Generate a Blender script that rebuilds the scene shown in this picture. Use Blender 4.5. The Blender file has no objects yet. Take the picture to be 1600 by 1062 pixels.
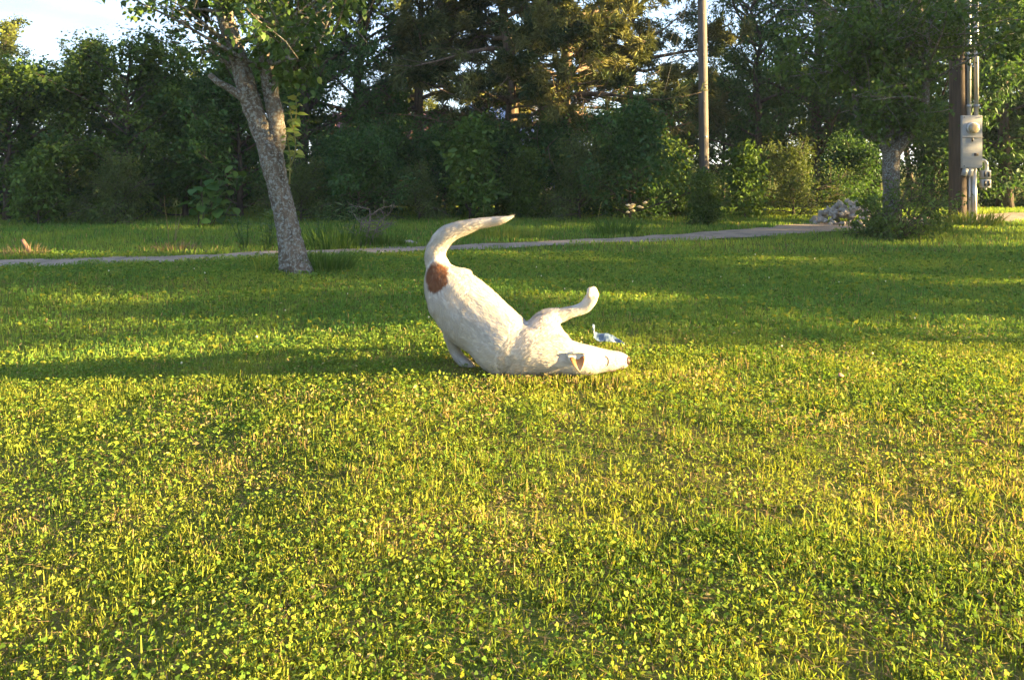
import bpy, math, random
import numpy as np
from mathutils import Vector, Matrix

# ------------------------------------------------------------------ camera, sky, sun, exposure
sc = bpy.context.scene
FPX, CX, HY, CAMH = 1155.0, 800.0, 255.0, 1.01      # focal length and horizon in 1600 px units
cd = bpy.data.cameras.new('camera'); cam = bpy.data.objects.new('camera', cd)
sc.collection.objects.link(cam); sc.camera = cam
cam.location = (0, 0, CAMH); cam.rotation_euler = (math.radians(90), 0, 0)
cd.sensor_width = 36.0; cd.lens = 36.0 * FPX / 1600.0
cd.shift_y = -(531.0 - HY) / 1600.0
cd.clip_start = 0.05; cd.clip_end = 3000

SUN_EL, SUN_AZ = math.radians(11.5), math.radians(-11.0)   # azimuth from +X towards +Y
wd = bpy.data.worlds.new('World'); sc.world = wd; wd.use_nodes = True
wn = wd.node_tree
sky = wn.nodes.new('ShaderNodeTexSky'); sky.sky_type = 'NISHITA'; sky.sun_disc = False
sky.sun_elevation = SUN_EL; sky.sun_rotation = math.radians(90) - SUN_AZ
sky.dust_density = 0.6; sky.ozone_density = 2.0
bg = wn.nodes['Background']; bg.inputs[1].default_value = 0.15
# thin high cloud veil, the same all over the sky
tc = wn.nodes.new('ShaderNodeTexCoord'); mp = wn.nodes.new('ShaderNodeMapping')
mp.inputs['Scale'].default_value = (1.2, 1.2, 6.0)
nz = wn.nodes.new('ShaderNodeTexNoise'); nz.inputs['Scale'].default_value = 2.3; nz.inputs['Detail'].default_value = 6
cr = wn.nodes.new('ShaderNodeValToRGB'); cr.color_ramp.elements[0].color = (0.70, 0.70, 0.70, 1); cr.color_ramp.elements[0].position = 0.25; cr.color_ramp.elements[1].position = 0.68
cr.color_ramp.elements[1].color = (0.96, 0.96, 0.96, 1)
mx = wn.nodes.new('ShaderNodeMix'); mx.data_type = 'RGBA'
wn.links.new(tc.outputs['Generated'], mp.inputs['Vector']); wn.links.new(mp.outputs[0], nz.inputs['Vector'])
wn.links.new(nz.outputs[0], cr.inputs[0]); wn.links.new(cr.outputs[0], mx.inputs['Factor'])
wn.links.new(sky.outputs[0], mx.inputs['A']); mx.inputs['B'].default_value = (0.43, 0.53, 0.78, 1)
wn.links.new(mx.outputs['Result'], bg.inputs[0])

ld = bpy.data.lights.new('sun', 'SUN'); sun = bpy.data.objects.new('sun', ld); sc.collection.objects.link(sun)
ld.energy = 5.0; ld.angle = math.radians(0.55); ld.color = (1.0, 0.705, 0.315)
sdir = Vector((math.cos(SUN_EL) * math.cos(SUN_AZ), math.cos(SUN_EL) * math.sin(SUN_AZ), math.sin(SUN_EL)))
sun.rotation_euler = sdir.to_track_quat('Z', 'Y').to_euler(); sun.location = (30, 0, 20)

vs = sc.view_settings; vs.view_transform = 'Standard'; vs.look = 'None'; vs.gamma = 1.0
vs.exposure = 3.5; vs.use_curve_mapping = False
cy = sc.cycles; cy.max_bounces = 5; cy.diffuse_bounces = 3; cy.glossy_bounces = 2; cy.transmission_bounces = 4
cy.transparent_max_bounces = 4; cy.caustics_reflective = False; cy.caustics_refractive = False
cy.use_denoising = True; cy.sample_clamp_indirect = 6

# ------------------------------------------------------------------ helpers
def P(x, y, Y):
    """a pixel of the 1600x1062 picture at depth Y -> world point"""
    return np.array([(x - CX) / FPX * Y, Y, CAMH - (y - HY) / FPX * Y])
def ppm(Y): return FPX / Y

_tab = np.random.default_rng(5).random((64, 64))
def vnoise(x, y, s, seed=0):
    x = np.asarray(x) / s + seed * 7.31; y = np.asarray(y) / s + seed * 3.77
    xi = np.floor(x).astype(int); yi = np.floor(y).astype(int); fx = x - xi; fy = y - yi
    fx = fx * fx * (3 - 2 * fx); fy = fy * fy * (3 - 2 * fy)
    g = lambda a, b: _tab[a % 64, b % 64]
    return (g(xi, yi) * (1 - fx) + g(xi + 1, yi) * fx) * (1 - fy) + (g(xi, yi + 1) * (1 - fx) + g(xi + 1, yi + 1) * fx) * fy
def gh(x, y):
    x = np.asarray(x, float); y = np.asarray(y, float)      # the near lawn falls away gently to the left
    fall = -.09 * np.clip(-(x + .5), 0, 5) * np.clip((6.4 - y) / 1.6, 0, 1) * np.clip((y + 4) / 3, 0, 1)
    return fall + (vnoise(x, y, 1.7, 1) - .5) * .035 + (vnoise(x, y, .5, 2) - .5) * .014

def norm(v): return v / np.maximum(np.linalg.norm(v, axis=-1, keepdims=True), 1e-9)

class Geo:
    def __init__(s): s.V = []; s.F = []; s.C = []; s.n = 0
    def add(s, V, F, C=None):
        V = np.asarray(V, float).reshape(-1, 3); F = np.asarray(F, int)
        if F.shape[1] == 4: F = np.concatenate([F[:, [0, 1, 2]], F[:, [0, 2, 3]]])
        s.V.append(V); s.F.append(F + s.n); s.n += len(V)
        C = np.ones((len(V), 3)) if C is None else np.broadcast_to(np.asarray(C, float), (len(V), 3))
        s.C.append(C)
    def mesh(s, name, mat, smooth=False):
        V = np.concatenate(s.V); F = np.concatenate(s.F); C = np.concatenate(s.C)
        me = bpy.data.meshes.new(name)
        me.vertices.add(len(V)); me.vertices.foreach_set('co', V.astype(np.float32).ravel())
        me.loops.add(F.size); me.loops.foreach_set('vertex_index', F.astype(np.int32).ravel())
        me.polygons.add(len(F)); me.polygons.foreach_set('loop_start', np.arange(0, F.size, 3, dtype=np.int32))
        if smooth: me.polygons.foreach_set('use_smooth', np.ones(len(F), bool))
        me.update(calc_edges=True)
        at = me.attributes.new('Col', 'FLOAT_COLOR', 'POINT')
        at.data.foreach_set('color', np.concatenate([C, np.ones((len(C), 1))], 1).astype(np.float32).ravel())
        if mat: me.materials.append(mat)
        return me

def link(name, me, parent=None, loc=None):
    o = bpy.data.objects.new(name, me); sc.collection.objects.link(o)
    if parent: o.parent = parent
    if loc is not None: o.location = [float(v) for v in loc]
    return o
def thing(name, label, cat, loc=(0, 0, 0), group=None, rz=0):
    o = link(name, None, None, loc); o.rotation_euler = (0, 0, rz); o.empty_display_size = .1
    return tag(o, label, cat, group)
def tag(o, label, cat, group=None):
    o['label'] = label; o['category'] = cat
    if group: o['group'] = group
    return o
def stuff(o): o['kind'] = 'stuff'; return o
def structure(o): o['kind'] = 'structure'; return o

def tube(pts, rad, k=8, cap=True):
    pts = np.asarray(pts, float); n = len(pts); rad = np.asarray(rad, float)
    T = norm(np.gradient(pts, axis=0))
    ref = np.array([0, 0, 1.]) if abs(T[0][2]) < .9 else np.array([1., 0, 0])
    N = []; prev = ref
    for t in T:
        u = prev - t * np.dot(prev, t); u = u / max(np.linalg.norm(u), 1e-9); N.append(u); prev = u
    N = np.array(N); B = np.cross(T, N)
    a = np.arange(k) * 2 * np.pi / k
    V = pts[:, None] + rad[:, None, None] * (np.cos(a)[None, :, None] * N[:, None] + np.sin(a)[None, :, None] * B[:, None])
    i = np.arange(n - 1)[:, None] * k; j = np.arange(k)[None]; j2 = (j + 1) % k
    F = np.stack([i + j, i + j2, i + k + j2, i + k + j], -1).reshape(-1, 4)
    V = V.reshape(-1, 3)
    F = np.concatenate([F[:, [0, 1, 2]], F[:, [0, 2, 3]]])
    if cap:
        V = np.concatenate([V, pts[[0]], pts[[-1]]]); m = n * k; j = np.arange(k); j2 = (j + 1) % k
        F = np.concatenate([F, np.stack([j2, j, np.full(k, m)], 1), np.stack([(n - 1) * k + j, (n - 1) * k + j2, np.full(k, m + 1)], 1)])
    return V, F

def smoothline(pts, rad, m=5):
    """Catmull-Rom through the control points"""
    pts = np.asarray(pts, float); rad = np.asarray(rad, float)
    q = np.concatenate([pts, rad.reshape(len(pts), -1)], 1)
    q = np.concatenate([2 * q[:1] - q[1:2], q, 2 * q[-1:] - q[-2:-1]]); out = []
    for i in range(1, len(q) - 2):
        for t in np.arange(m) / m:
            a, b, c, d = q[i - 1], q[i], q[i + 1], q[i + 2]
            out.append(.5 * (2 * b + (c - a) * t + (2 * a - 5 * b + 4 * c - d) * t * t + (3 * b - a - 3 * c + d) * t ** 3))
    out.append(q[-2]); out = np.array(out)
    return out[:, :3], (out[:, 3] if out.shape[1] == 4 else out[:, 3:])

def box(c, s, R=None):
    x, y, z = np.asarray(s) / 2
    V = np.array([[a, b, d] for a in (-x, x) for b in (-y, y) for d in (-z, z)])
    if R is not None: V = V @ np.asarray(R).T
    F = np.array([[0, 1, 3, 2], [4, 6, 7, 5], [0, 4, 5, 1], [2, 3, 7, 6], [0, 2, 6, 4], [1, 5, 7, 3]])
    return V + np.asarray(c), F

def leaves(pos, d, nrm, L, W, fold=.25, full=False, curl=.15):
    """leaf blades: base at pos, along d, folded about the midrib"""
    n = len(pos); d = norm(d); s = norm(np.cross(d, nrm)); u = np.cross(s, d)
    L = np.broadcast_to(L, n)[:, None]; W = np.broadcast_to(W, n)[:, None]
    tip = pos + d * L - u * L * curl
    if not full:
        a = pos + d * L * .42 + s * W * .5 + u * W * fold * .5; b = pos + d * L * .42 - s * W * .5 + u * W * fold * .5
        V = np.stack([pos, a, tip, b], 1); k = 4; f = [[0, 1, 2], [0, 2, 3]]
    else:
        m = pos + d * L * .5
        a = pos + d * L * .22 + s * W * .42 + u * W * fold * .4; a2 = pos + d * L * .6 + s * W * .42 + u * W * fold * .4 - u * L * curl * .35
        b = pos + d * L * .22 - s * W * .42 + u * W * fold * .4; b2 = pos + d * L * .6 - s * W * .42 + u * W * fold * .4 - u * L * curl * .35
        V = np.stack([pos, a, a2, tip, b2, b, m], 1); k = 7
        f = [[0, 1, 6], [1, 2, 6], [2, 3, 6], [3, 4, 6], [4, 5, 6], [5, 0, 6]]
    F = (np.arange(n)[:, None, None] * k + np.array(f)[None]).reshape(-1, 3)
    return V.reshape(-1, 3), F, k

# ------------------------------------------------------------------ materials
def nodes(name):
    m = bpy.data.materials.new(name); m.use_nodes = True; nt = m.node_tree
    return m, nt, nt.nodes['Principled BSDF']
def N(nt, t, **kw):
    n = nt.nodes.new(t)
    for k, v in kw.items():
        if k in n.inputs: n.inputs[k].default_value = v
        else: setattr(n, k, v)
    return n
def foliage(name, tint=(1, 1, 1), trans=.4, rough=.5, spec=.3, warm=(1.25, 1.15, .55)):
    m, nt, b = nodes(name)
    at = N(nt, 'ShaderNodeAttribute', attribute_name='Col')
    mu = N(nt, 'ShaderNodeMix', data_type='RGBA', blend_type='MULTIPLY'); mu.inputs['Factor'].default_value = 1
    mu.inputs['B'].default_value = (*tint, 1); nt.links.new(at.outputs['Color'], mu.inputs['A'])
    nt.links.new(mu.outputs['Result'], b.inputs['Base Color'])
    b.inputs['Roughness'].default_value = rough; b.inputs['Specular IOR Level'].default_value = spec
    tr = N(nt, 'ShaderNodeBsdfTranslucent')
    m2 = N(nt, 'ShaderNodeMix', data_type='RGBA', blend_type='MULTIPLY'); m2.inputs['Factor'].default_value = 1
    m2.inputs['B'].default_value = (*warm, 1); nt.links.new(mu.outputs['Result'], m2.inputs['A'])
    nt.links.new(m2.outputs['Result'], tr.inputs['Color'])
    ms = N(nt, 'ShaderNodeMixShader'); ms.inputs[0].default_value = trans
    nt.links.new(b.outputs[0], ms.inputs[1]); nt.links.new(tr.outputs[0], ms.inputs[2])
    nt.links.new(ms.outputs[0], nt.nodes['Material Output'].inputs[0])
    return m
def noisy(name, c1, c2, scale=8, rough=.85, bump=.3, stretch=(1, 1, 1), c3=None, s3=3, th=(.5, .62), metal=0, dist=.01, spec=.3):
    """two colours by noise, an optional third in blotches, bump"""
    m, nt, b = nodes(name)
    tc = N(nt, 'ShaderNodeTexCoord'); mp = N(nt, 'ShaderNodeMapping'); mp.inputs['Scale'].default_value = stretch
    nt.links.new(tc.outputs['Object'], mp.inputs[0])
    n1 = N(nt, 'ShaderNodeTexNoise'); n1.inputs['Scale'].default_value = scale; n1.inputs['Detail'].default_value = 8; n1.inputs['Roughness'].default_value = .65
    nt.links.new(mp.outputs[0], n1.inputs['Vector'])
    r = N(nt, 'ShaderNodeValToRGB'); r.color_ramp.elements[0].position = .35; r.color_ramp.elements[1].position = .66
    r.color_ramp.elements[0].color = (*c1, 1); r.color_ramp.elements[1].color = (*c2, 1)
    nt.links.new(n1.outputs[0], r.inputs[0]); col = r.outputs[0]
    if c3:
        n2 = N(nt, 'ShaderNodeTexNoise'); n2.inputs['Scale'].default_value = s3; n2.inputs['Detail'].default_value = 9; n2.inputs['Roughness'].default_value = .7
        nt.links.new(tc.outputs['Object'], n2.inputs['Vector'])
        r2 = N(nt, 'ShaderNodeValToRGB'); r2.color_ramp.elements[0].position = th[0]; r2.color_ramp.elements[1].position = th[1]
        nt.links.new(n2.outputs[0], r2.inputs[0])
        mx = N(nt, 'ShaderNodeMix', data_type='RGBA'); mx.inputs['B'].default_value = (*c3, 1)
        nt.links.new(r2.outputs[0], mx.inputs['Factor']); nt.links.new(col, mx.inputs['A']); col = mx.outputs['Result']
    nt.links.new(col, b.inputs['Base Color'])
    b.inputs['Roughness'].default_value = rough; b.inputs['Metallic'].default_value = metal; b.inputs['Specular IOR Level'].default_value = spec
    bp = N(nt, 'ShaderNodeBump'); bp.inputs['Strength'].default_value = bump; bp.inputs['Distance'].default_value = dist
    nt.links.new(n1.outputs[0], bp.inputs['Height']); nt.links.new(bp.outputs[0], b.inputs['Normal'])
    return m

M_GRASS = foliage('grass_blades', trans=.45, rough=.6, spec=.1, warm=(1.15, 1.1, .55))
M_LEAF = foliage('broad_leaf', trans=.38, rough=.55, spec=.2)
M_NEEDLE = foliage('cedar_sprays', trans=.25, rough=.7, spec=.15, warm=(1.1, 1.0, .6))
M_SOIL = noisy('soil_and_thatch', (.075, .080, .018), (.17, .145, .045), 40, 1.0, .5, c3=(.08, .11, .022), s3=1.1, th=(.45, .6), spec=0)
M_ROAD = noisy('worn_gravel', (.20, .155, .115), (.34, .27, .205), 55, .95, .5, c3=(.14, .12, .085), s3=3.5, th=(.50, .66))
M_BARK_GREY = noisy('lichen_bark', (.055, .042, .032), (.17, .135, .10), 16, .95, 1.0, (1, 1, .35), c3=(.22, .235, .22), s3=42, th=(.49, .58), dist=.03)
M_BARK = noisy('dark_bark', (.035, .027, .02), (.11, .085, .065), 14, .95, 1.0, (1, 1, .25), dist=.03)
M_CEDARBARK = noisy('cedar_bark', (.06, .042, .03), (.20, .145, .10), 10, .95, 1.0, (1.5, 1.5, .2), dist=.03)
M_TWIG = noisy('dry_twig', (.10, .08, .062), (.21, .175, .14), 20, .9, .3)

# ------------------------------------------------------------------ the ground and the track
def axis(lo, hi, step, far):
    a = np.arange(lo, hi + step / 2, step); g = step * 1.6 ** np.arange(1, 18).cumsum() if False else None
    out = [step]
    while sum(out) < far: out.append(out[-1] * 1.5)
    ext = np.cumsum(out)
    return np.concatenate([(lo - ext)[::-1], a, hi + ext])
gx = axis(-13, 13, .18, 900); gy = axis(-1, 17, .18, 900)
GX, GY = np.meshgrid(gx, gy, indexing='ij'); GZ = gh(GX, GY)
nx, ny = len(gx), len(gy)
idx = np.arange(nx * ny).reshape(nx, ny)
F = np.stack([idx[:-1, :-1], idx[1:, :-1], idx[1:, 1:], idx[:-1, 1:]], -1).reshape(-1, 4)
g = Geo(); g.add(np.stack([GX, GY, GZ], -1), F)
ground = structure(link('ground', g.mesh('ground', M_SOIL, True)))

road_px = [(-700, 432), (-350, 421), (0, 411), (200, 405), (463, 396), (650, 389), (900, 377), (1050, 370), (1200, 362), (1320, 354), (1450, 346), (1600, 338), (1900, 328), (2300, 320)]
rc = []
for x, y in road_px:
    d = FPX * CAMH / (y - HY) - .12; rc.append(((x - CX) / FPX * d, d))
rc = np.array(rc)
rl, _ = smoothline(np.c_[rc, np.zeros(len(rc))], np.zeros(len(rc)), 14); rl = rl[:, :2]
tang = norm(np.gradient(rl, axis=0)); nrm2 = np.c_[-tang[:, 1], tang[:, 0]]
hw0 = np.interp(rl[:, 0], [-6, -2, 1, 3, 5, 8, 12], [.38, .31, .26, .38, .60, .75, .80])
def road_side(sg):
    w = hw0 + (vnoise(rl[:, 0], rl[:, 1], .35, 5 + sg) - .5) * .22
    return rl + sg * nrm2 * w[:, None]
A, B = road_side(-1), road_side(1); m = 7
S = np.stack([A + (B - A) * t for t in np.linspace(0, 1, m)], 1)
Z = gh(S[..., 0], S[..., 1]) + .012
ii = np.arange(len(rl) * m).reshape(len(rl), m)
F = np.stack([ii[:-1, :-1], ii[1:, :-1], ii[1:, 1:], ii[:-1, 1:]], -1).reshape(-1, 4)
g = Geo(); g.add(np.concatenate([S, Z[..., None]], -1), F)
road = structure(link('gravel_road', g.mesh('gravel_road', M_ROAD, True)))
def road_dist(x, y):
    """signed distance from the centre line, over half width"""
    i = np.clip(np.searchsorted(rl[:, 0], x), 0, len(rl) - 1)
    return ((np.c_[x, y] - rl[i]) * nrm2[i]).sum(1), hw0[i]

# ------------------------------------------------------------------ grass
rng = np.random.default_rng(11)
def scatter(y0, y1, dens, margin=.9, slope=.73):
    area = slope * (y1 ** 2 - y0 ** 2) + 2 * margin * (y1 - y0); n = int(area * dens)
    y = np.sqrt(rng.random(int(n * 1.02)) * (y1 ** 2 - y0 ** 2) + y0 ** 2)
    x = (rng.random(len(y)) * 2 - 1) * (slope * y + margin)
    return x, y
def blade_colour(x, y, n):
    far = np.clip((y - 3.6) / 1.2, 0, 1)           # near blades painted sunlit yellow, farther ones shaded green; straw thins out too
    dry = vnoise(x, y, .55, 8) * .5 + vnoise(x, y, .17, 9) * .5
    p = np.clip((dry - .50) * 1.8, 0.05, .30) * (1 - .75 * far)
    k = rng.random(n); far = far[:, None]
    green = (np.array([.105, .165, .022]) * (1 - far) + np.array([.105, .215, .042]) * far) * (0.65 + .7 * rng.random((n, 1)))
    yel = (np.array([.285, .305, .042]) * (1 - far) + np.array([.25, .32, .052]) * far) * (.75 + .5 * rng.random((n, 1)))
    straw = np.array([.42, .30, .13]) * (.6 + .6 * rng.random((n, 1)))
    mixg = green + (yel - green) * np.clip(rng.random((n, 1)) * .9 + (vnoise(x, y, 1.3, 12)[:, None] - .5) * .5 + (vnoise(x, y, .28, 19)[:, None] - .5) * .9, 0, 1)
    return np.where((k < p)[:, None], straw, mixg)
def add_blades(g, x, y, h, w, segs=2, lean=.45):
    n = len(x); col = blade_colour(x, y, n)
    a = rng.random(n) * 2 * np.pi; f = a + rng.normal(0, .6, n) + np.pi / 2
    base = np.c_[x, y, gh(x, y) - .004]
    side = np.c_[np.cos(f), np.sin(f), np.zeros(n)] * w[:, None] / 2
    le = np.abs(rng.normal(0, lean, n)); out = np.c_[np.cos(a), np.sin(a), np.zeros(n)]
    up = np.array([0, 0, 1.])
    if segs == 2:
        p1 = base + (up * .55 * np.cos(le * .6)[:, None] + out * (.55 * np.sin(le * .6))[:, None]) * h[:, None]
        p2 = p1 + (up * (.5 * np.cos(le * 1.7))[:, None] + out * (.5 * np.sin(le * 1.7))[:, None]) * h[:, None]
        tw = (.18 + .5 * rng.random((n, 1)))
        V = np.stack([base - side * .8, base + side * .8, p1 - side, p1 + side, p2 - side * tw, p2 + side * tw], 1)
        f0 = np.array([[0, 1, 3, 2], [2, 3, 5, 4]]); k = 6
    else:
        p2 = base + (up * np.cos(le)[:, None] + out * np.sin(le)[:, None]) * h[:, None]
        V = np.stack([base - side, base + side, p2 + side * .4, p2 - side * .4], 1); f0 = np.array([[0, 1, 2, 3]]); k = 4
    F = (np.arange(n)[:, None, None] * k + f0[None]).reshape(-1, 4)
    g.add(V, F, np.repeat(col, k, 0))
def thin(x, y):
    """trodden turf under the dog's standing paw"""
    k = rng.random(len(x)) > .85 * np.exp(-(((x + .24) / .16) ** 2 + ((y - 3.62) / .20) ** 2) ** 2); return x[k], y[k]
def add_facets(g, x, y, l0, l1, zz):
    """small oval leaves of low lawn weeds at all tilts"""
    n = len(x); a = rng.random(n) * 6.28; d = np.c_[np.cos(a), np.sin(a), rng.normal(.25, .45, n)]; nn = np.c_[rng.normal(0, .75, n), rng.normal(0, .75, n), np.ones(n)]
    l = l0 + (l1 - l0) * rng.random(n) ** 1.5; V, F, k = leaves(np.c_[x, y, gh(x, y) + zz * (.25 + .75 * rng.random(n))], d, nn, l, l * (.38 + .25 * rng.random(n)), .3, False, .1)
    g.add(V, F, np.repeat(blade_colour(x, y, n) * np.array([.95, 1.05, 1]), k, 0))
def add_clover(g, x, y, full, size=.0078):
    n = len(x); z = gh(x, y) + .018 + .028 * rng.random(n)
    tilt = np.c_[rng.normal(0, .8, n), rng.normal(0, .8, n), np.ones(n)]; a0 = rng.random(n) * 6.28
    c = np.array([.10, .18, .024]) * (.6 + .75 * rng.random((n, 1))); c = np.where(rng.random((n, 1)) < .22, np.array([.26, .27, .03]), c)  # a share of the clover painted the yellow of sunlit leaves
    s = size * (.65 + .75 * rng.random(n))
    for j in range(3):
        a = a0 + j * 2.094 + rng.normal(0, .12, n)
        d = np.c_[np.cos(a), np.sin(a), np.zeros(n)]; nn = norm(tilt); d = norm(d - nn * (d * nn).sum(1, keepdims=True))
        V, F, k = leaves(np.c_[x, y, z], d, nn, s * 1.15, s * 1.2, .25, full, .05)
        if full: V = V.reshape(-1, 7, 3); o_ = V[:, 6:7]; V[:, 3:4] = o_ + (V[:, 3:4] - o_) * .72; V[:, [2, 4]] += (V[:, 3:4] - o_) * .35; V = V.reshape(-1, 3)
        g.add(V, F, np.repeat(c, k, 0))
def keep(x, y, margin=0):
    d, w = road_dist(x, y); e = (vnoise(x, y, .25, 3) - .5) * .40 - .04
    return np.abs(d) > w + margin + e
g = Geo()
# near lawn: blades stand in tufts with thin places between
def tufted(y0, y1, dens, per=9, loose=.35):
    x, y = scatter(y0, y1, dens * loose); cx_, cy_ = scatter(y0, y1, dens * (1 - loose) / per)
    k = rng.random(len(cx_)) < np.clip(vnoise(cx_, cy_, .11, 15) * 1.9 - .1, .15, 1); cx_, cy_ = cx_[k], cy_[k]
    m = rng.poisson(per * 1.25, len(cx_)); s = rng.normal(0, .011, (m.sum(), 2))
    return np.r_[x, np.repeat(cx_, m) + s[:, 0]], np.r_[y, np.repeat(cy_, m) + s[:, 1]]
def worn(x, y): return 1 - .55 * np.exp(-((x + .25) ** 2 + (y - 3.66) ** 2) / .16)
x, y = (np.concatenate(q_) for q_ in zip(tufted(1.15, 2.05, 17000), tufted(2.05, 2.7, 11000))); n = len(x); lush = vnoise(x, y, .4, 4) * .5 + vnoise(x, y, .09, 16) * .5
add_blades(g, x, y, (.018 + .030 * rng.random(n)) * (.45 + .95 * lush), .0022 + .0020 * rng.random(n), 2, .8)
x, y = tufted(2.7, 4.3, 8500); x, y = thin(x, y); n = len(x); lush = vnoise(x, y, .4, 4) * .5 + vnoise(x, y, .09, 16) * .5
add_blades(g, x, y, (.022 + .030 * rng.random(n)) * (.6 + .8 * lush) * worn(x, y), .0030 + .0022 * rng.random(n), 1, .75)
x, y = (np.concatenate(q_) for q_ in zip(scatter(1.15, 2.05, 13000), scatter(2.05, 2.7, 8200))); k2 = rng.random(len(x)) < np.clip(vnoise(x, y, .16, 18) * 1.7 - .15, .1, 1); x, y = x[k2], y[k2]; add_facets(g, x, y, .006, .018, .036)
x, y = scatter(2.7, 4.4, 5800); k2 = rng.random(len(x)) < np.clip(vnoise(x, y, .2, 18) * 1.7 - .1, .15, 1); x, y = thin(x[k2], y[k2]); add_facets(g, x, y, .010, .026, .042 )
x, y = scatter(4.4, 8.2, 650); k2 = keep(x, y); add_facets(g, x[k2], y[k2], .014, .032, .045)
# dead thatch lying in the turf
x, y = scatter(1.15, 2.9, 3200); n = len(x); a = rng.random(n) * 6.28; l = .015 + .04 * rng.random((n, 1)); d = np.c_[np.cos(a), np.sin(a), rng.normal(.1, .18, n)]
V, F, k = leaves(np.c_[x, y, gh(x, y) + .004 + .012 * rng.random(n)], d, np.tile([0, 0, 1.], (n, 1)), l[:, 0], .003, .2, False, .05)
g.add(V, F, np.repeat(np.array([.30, .22, .11]) * (.45 + .8 * rng.random((n, 1))), k, 0))
# clover and small broad leaves
for y0, y1, dn in ((1.15, 2.7, 2300), (2.7, 4.3, 2000)):
    x, y = scatter(y0, y1, dn); x, y = thin(x, y); kk = rng.random(len(x)) < np.clip((vnoise(x, y, .33, 6) * .6 + vnoise(x, y, .9, 7) * .4 - .30) * 2.6, .08, 1); add_clover(g, x[kk], y[kk], y0 < 2, .0050 if y0 < 2 else .0066)
# scattered longer blades
x, y = scatter(1.15, 4.6, 22); add_blades(g, x, y, .045 + .04 * rng.random(len(x)), .003 + .002 * rng.random(len(x)), 2, .8)
# blades standing up in front of the dog where it lies
n = 1500; x = -.12 + .68 * rng.random(n); y = 3.27 + .09 * rng.random(n) + .04 * np.abs(x - .1); add_blades(g, x, y, .030 + .030 * rng.random(n), .003 + .002 * rng.random(n), 2, .6)
# middle lawn
x, y = scatter(4.3, 8.2, 3000); k2 = keep(x, y); x, y = x[k2], y[k2]; n = len(x)
add_blades(g, x, y, (.030 + .028 * rng.random(n)), .0048 + .003 * rng.random(n), 1, .5)
x, y = scatter(4.3, 8.2, 450); k2 = keep(x, y); x, y = x[k2], y[k2]; add_clover(g, x, y, False, .013)
# far lawn and verge; beyond the track the grass is rougher
x, y = scatter(8.2, 16.5, 850, 2); k2 = keep(x, y); x, y = x[k2], y[k2]; n = len(x); d, w = road_dist(x, y)
beyond = np.clip((d - w) / 1.6, 0, 1)
add_blades(g, x, y, (.035 + .03 * rng.random(n)) * (1 + beyond * .5 * vnoise(x, y, .8, 14)), .0095 + .005 * rng.random(n), 1, .45)
grass = stuff(link('grass', g.mesh('grass', M_GRASS)))
# white clover heads dotted over the lawn
g = Geo(); x, y = scatter(3.6, 8, 1.0); k2 = keep(x, y, .1)
for a, b in zip(x[k2], y[k2]):
    r = .004 + .003 * rng.random(); c = np.array([a, b, gh(a, b) + .05])
    V, F = tube([c - [0, 0, r], c - [0, 0, r * .4], c + [0, 0, r * .5], c + [0, 0, r]], [r * .4, r, r * .8, r * .2], 6); g.add(V, F, (.75, .73, .62))
stuff(link('clover_blossom', g.mesh('clover_blossom', M_GRASS), grass))
del g

# ------------------------------------------------------------------ trees
def bent(rs, p, d, L, n, up, wob):
    """a branch polyline: d slowly turns towards up (positive) or droops"""
    pts = [np.array(p, float)]; d = norm(np.array(d, float))
    for i in range(n):
        d = norm(d + np.array([0, 0, up / n]) + rs.normal(0, wob, 3)); pts.append(pts[-1] + d * L / n)
    return np.array(pts)

def skeleton(rs, h, spread, z0, limbs, prof, r0, up=.5, el=(.2, .8), subs=6, lean=(0, 0), top=.97, wob=.10, trunkk=10, subl=.42):
    tubes = []; anchors = []
    n = 9; t = np.linspace(0, 1, n)
    tp = np.c_[lean[0] * t * h + rs.normal(0, .02 * h, n) * t, lean[1] * t * h + rs.normal(0, .02 * h, n) * t, t * h]
    rr = r0 * (1 - .86 * t) * (1 + .35 * np.exp(-t * 22)); tubes.append((tp, rr, trunkk))
    for i in range(limbs):
        tt = z0 + (top - z0) * (i + rs.random()) / limbs
        p = np.array([np.interp(tt, t, tp[:, k]) for k in range(3)]); az = i * 2.4 + rs.normal(0, .45)
        e = el[0] + (el[1] - el[0]) * tt + rs.normal(0, .12); L = spread * prof(tt) * ((.7 + .5 * rs.random()) if subs != 6 else (.35 + 1.0 * rs.random() ** 1.6))
        d = [math.cos(az) * math.cos(e), math.sin(az) * math.cos(e), math.sin(e)]
        lp = bent(rs, p, d, L, 6, up, wob); lr = np.linspace(min(r0 * .42, .014 + L * .016), .005, 7); tubes.append((lp, lr, 6))
        for s in range(subs):
            u = .25 + .75 * (s + rs.random()) / subs; q = np.array([np.interp(u * 6, np.arange(7), lp[:, k]) for k in range(3)])
            dd = norm(lp[min(int(u * 6) + 1, 6)] - lp[min(int(u * 6), 5)]) * .7 + rs.normal(0, .55, 3); dd[2] *= .6
            sp = bent(rs, q, dd, L * subl * (.6 + .6 * rs.random()) * (1.15 - .6 * u), 4, up * .4, wob * 1.3)
            tubes.append((sp, np.linspace(.008, .003, 5), 4)); anchors.append(sp)
    return tubes, anchors

def wood_mesh(name, tubes, mat):
    g = Geo()
    for p, r, k in tubes:
        V, F = tube(p, r, k); g.add(V, F)
    return g.mesh(name, mat, True)

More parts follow.
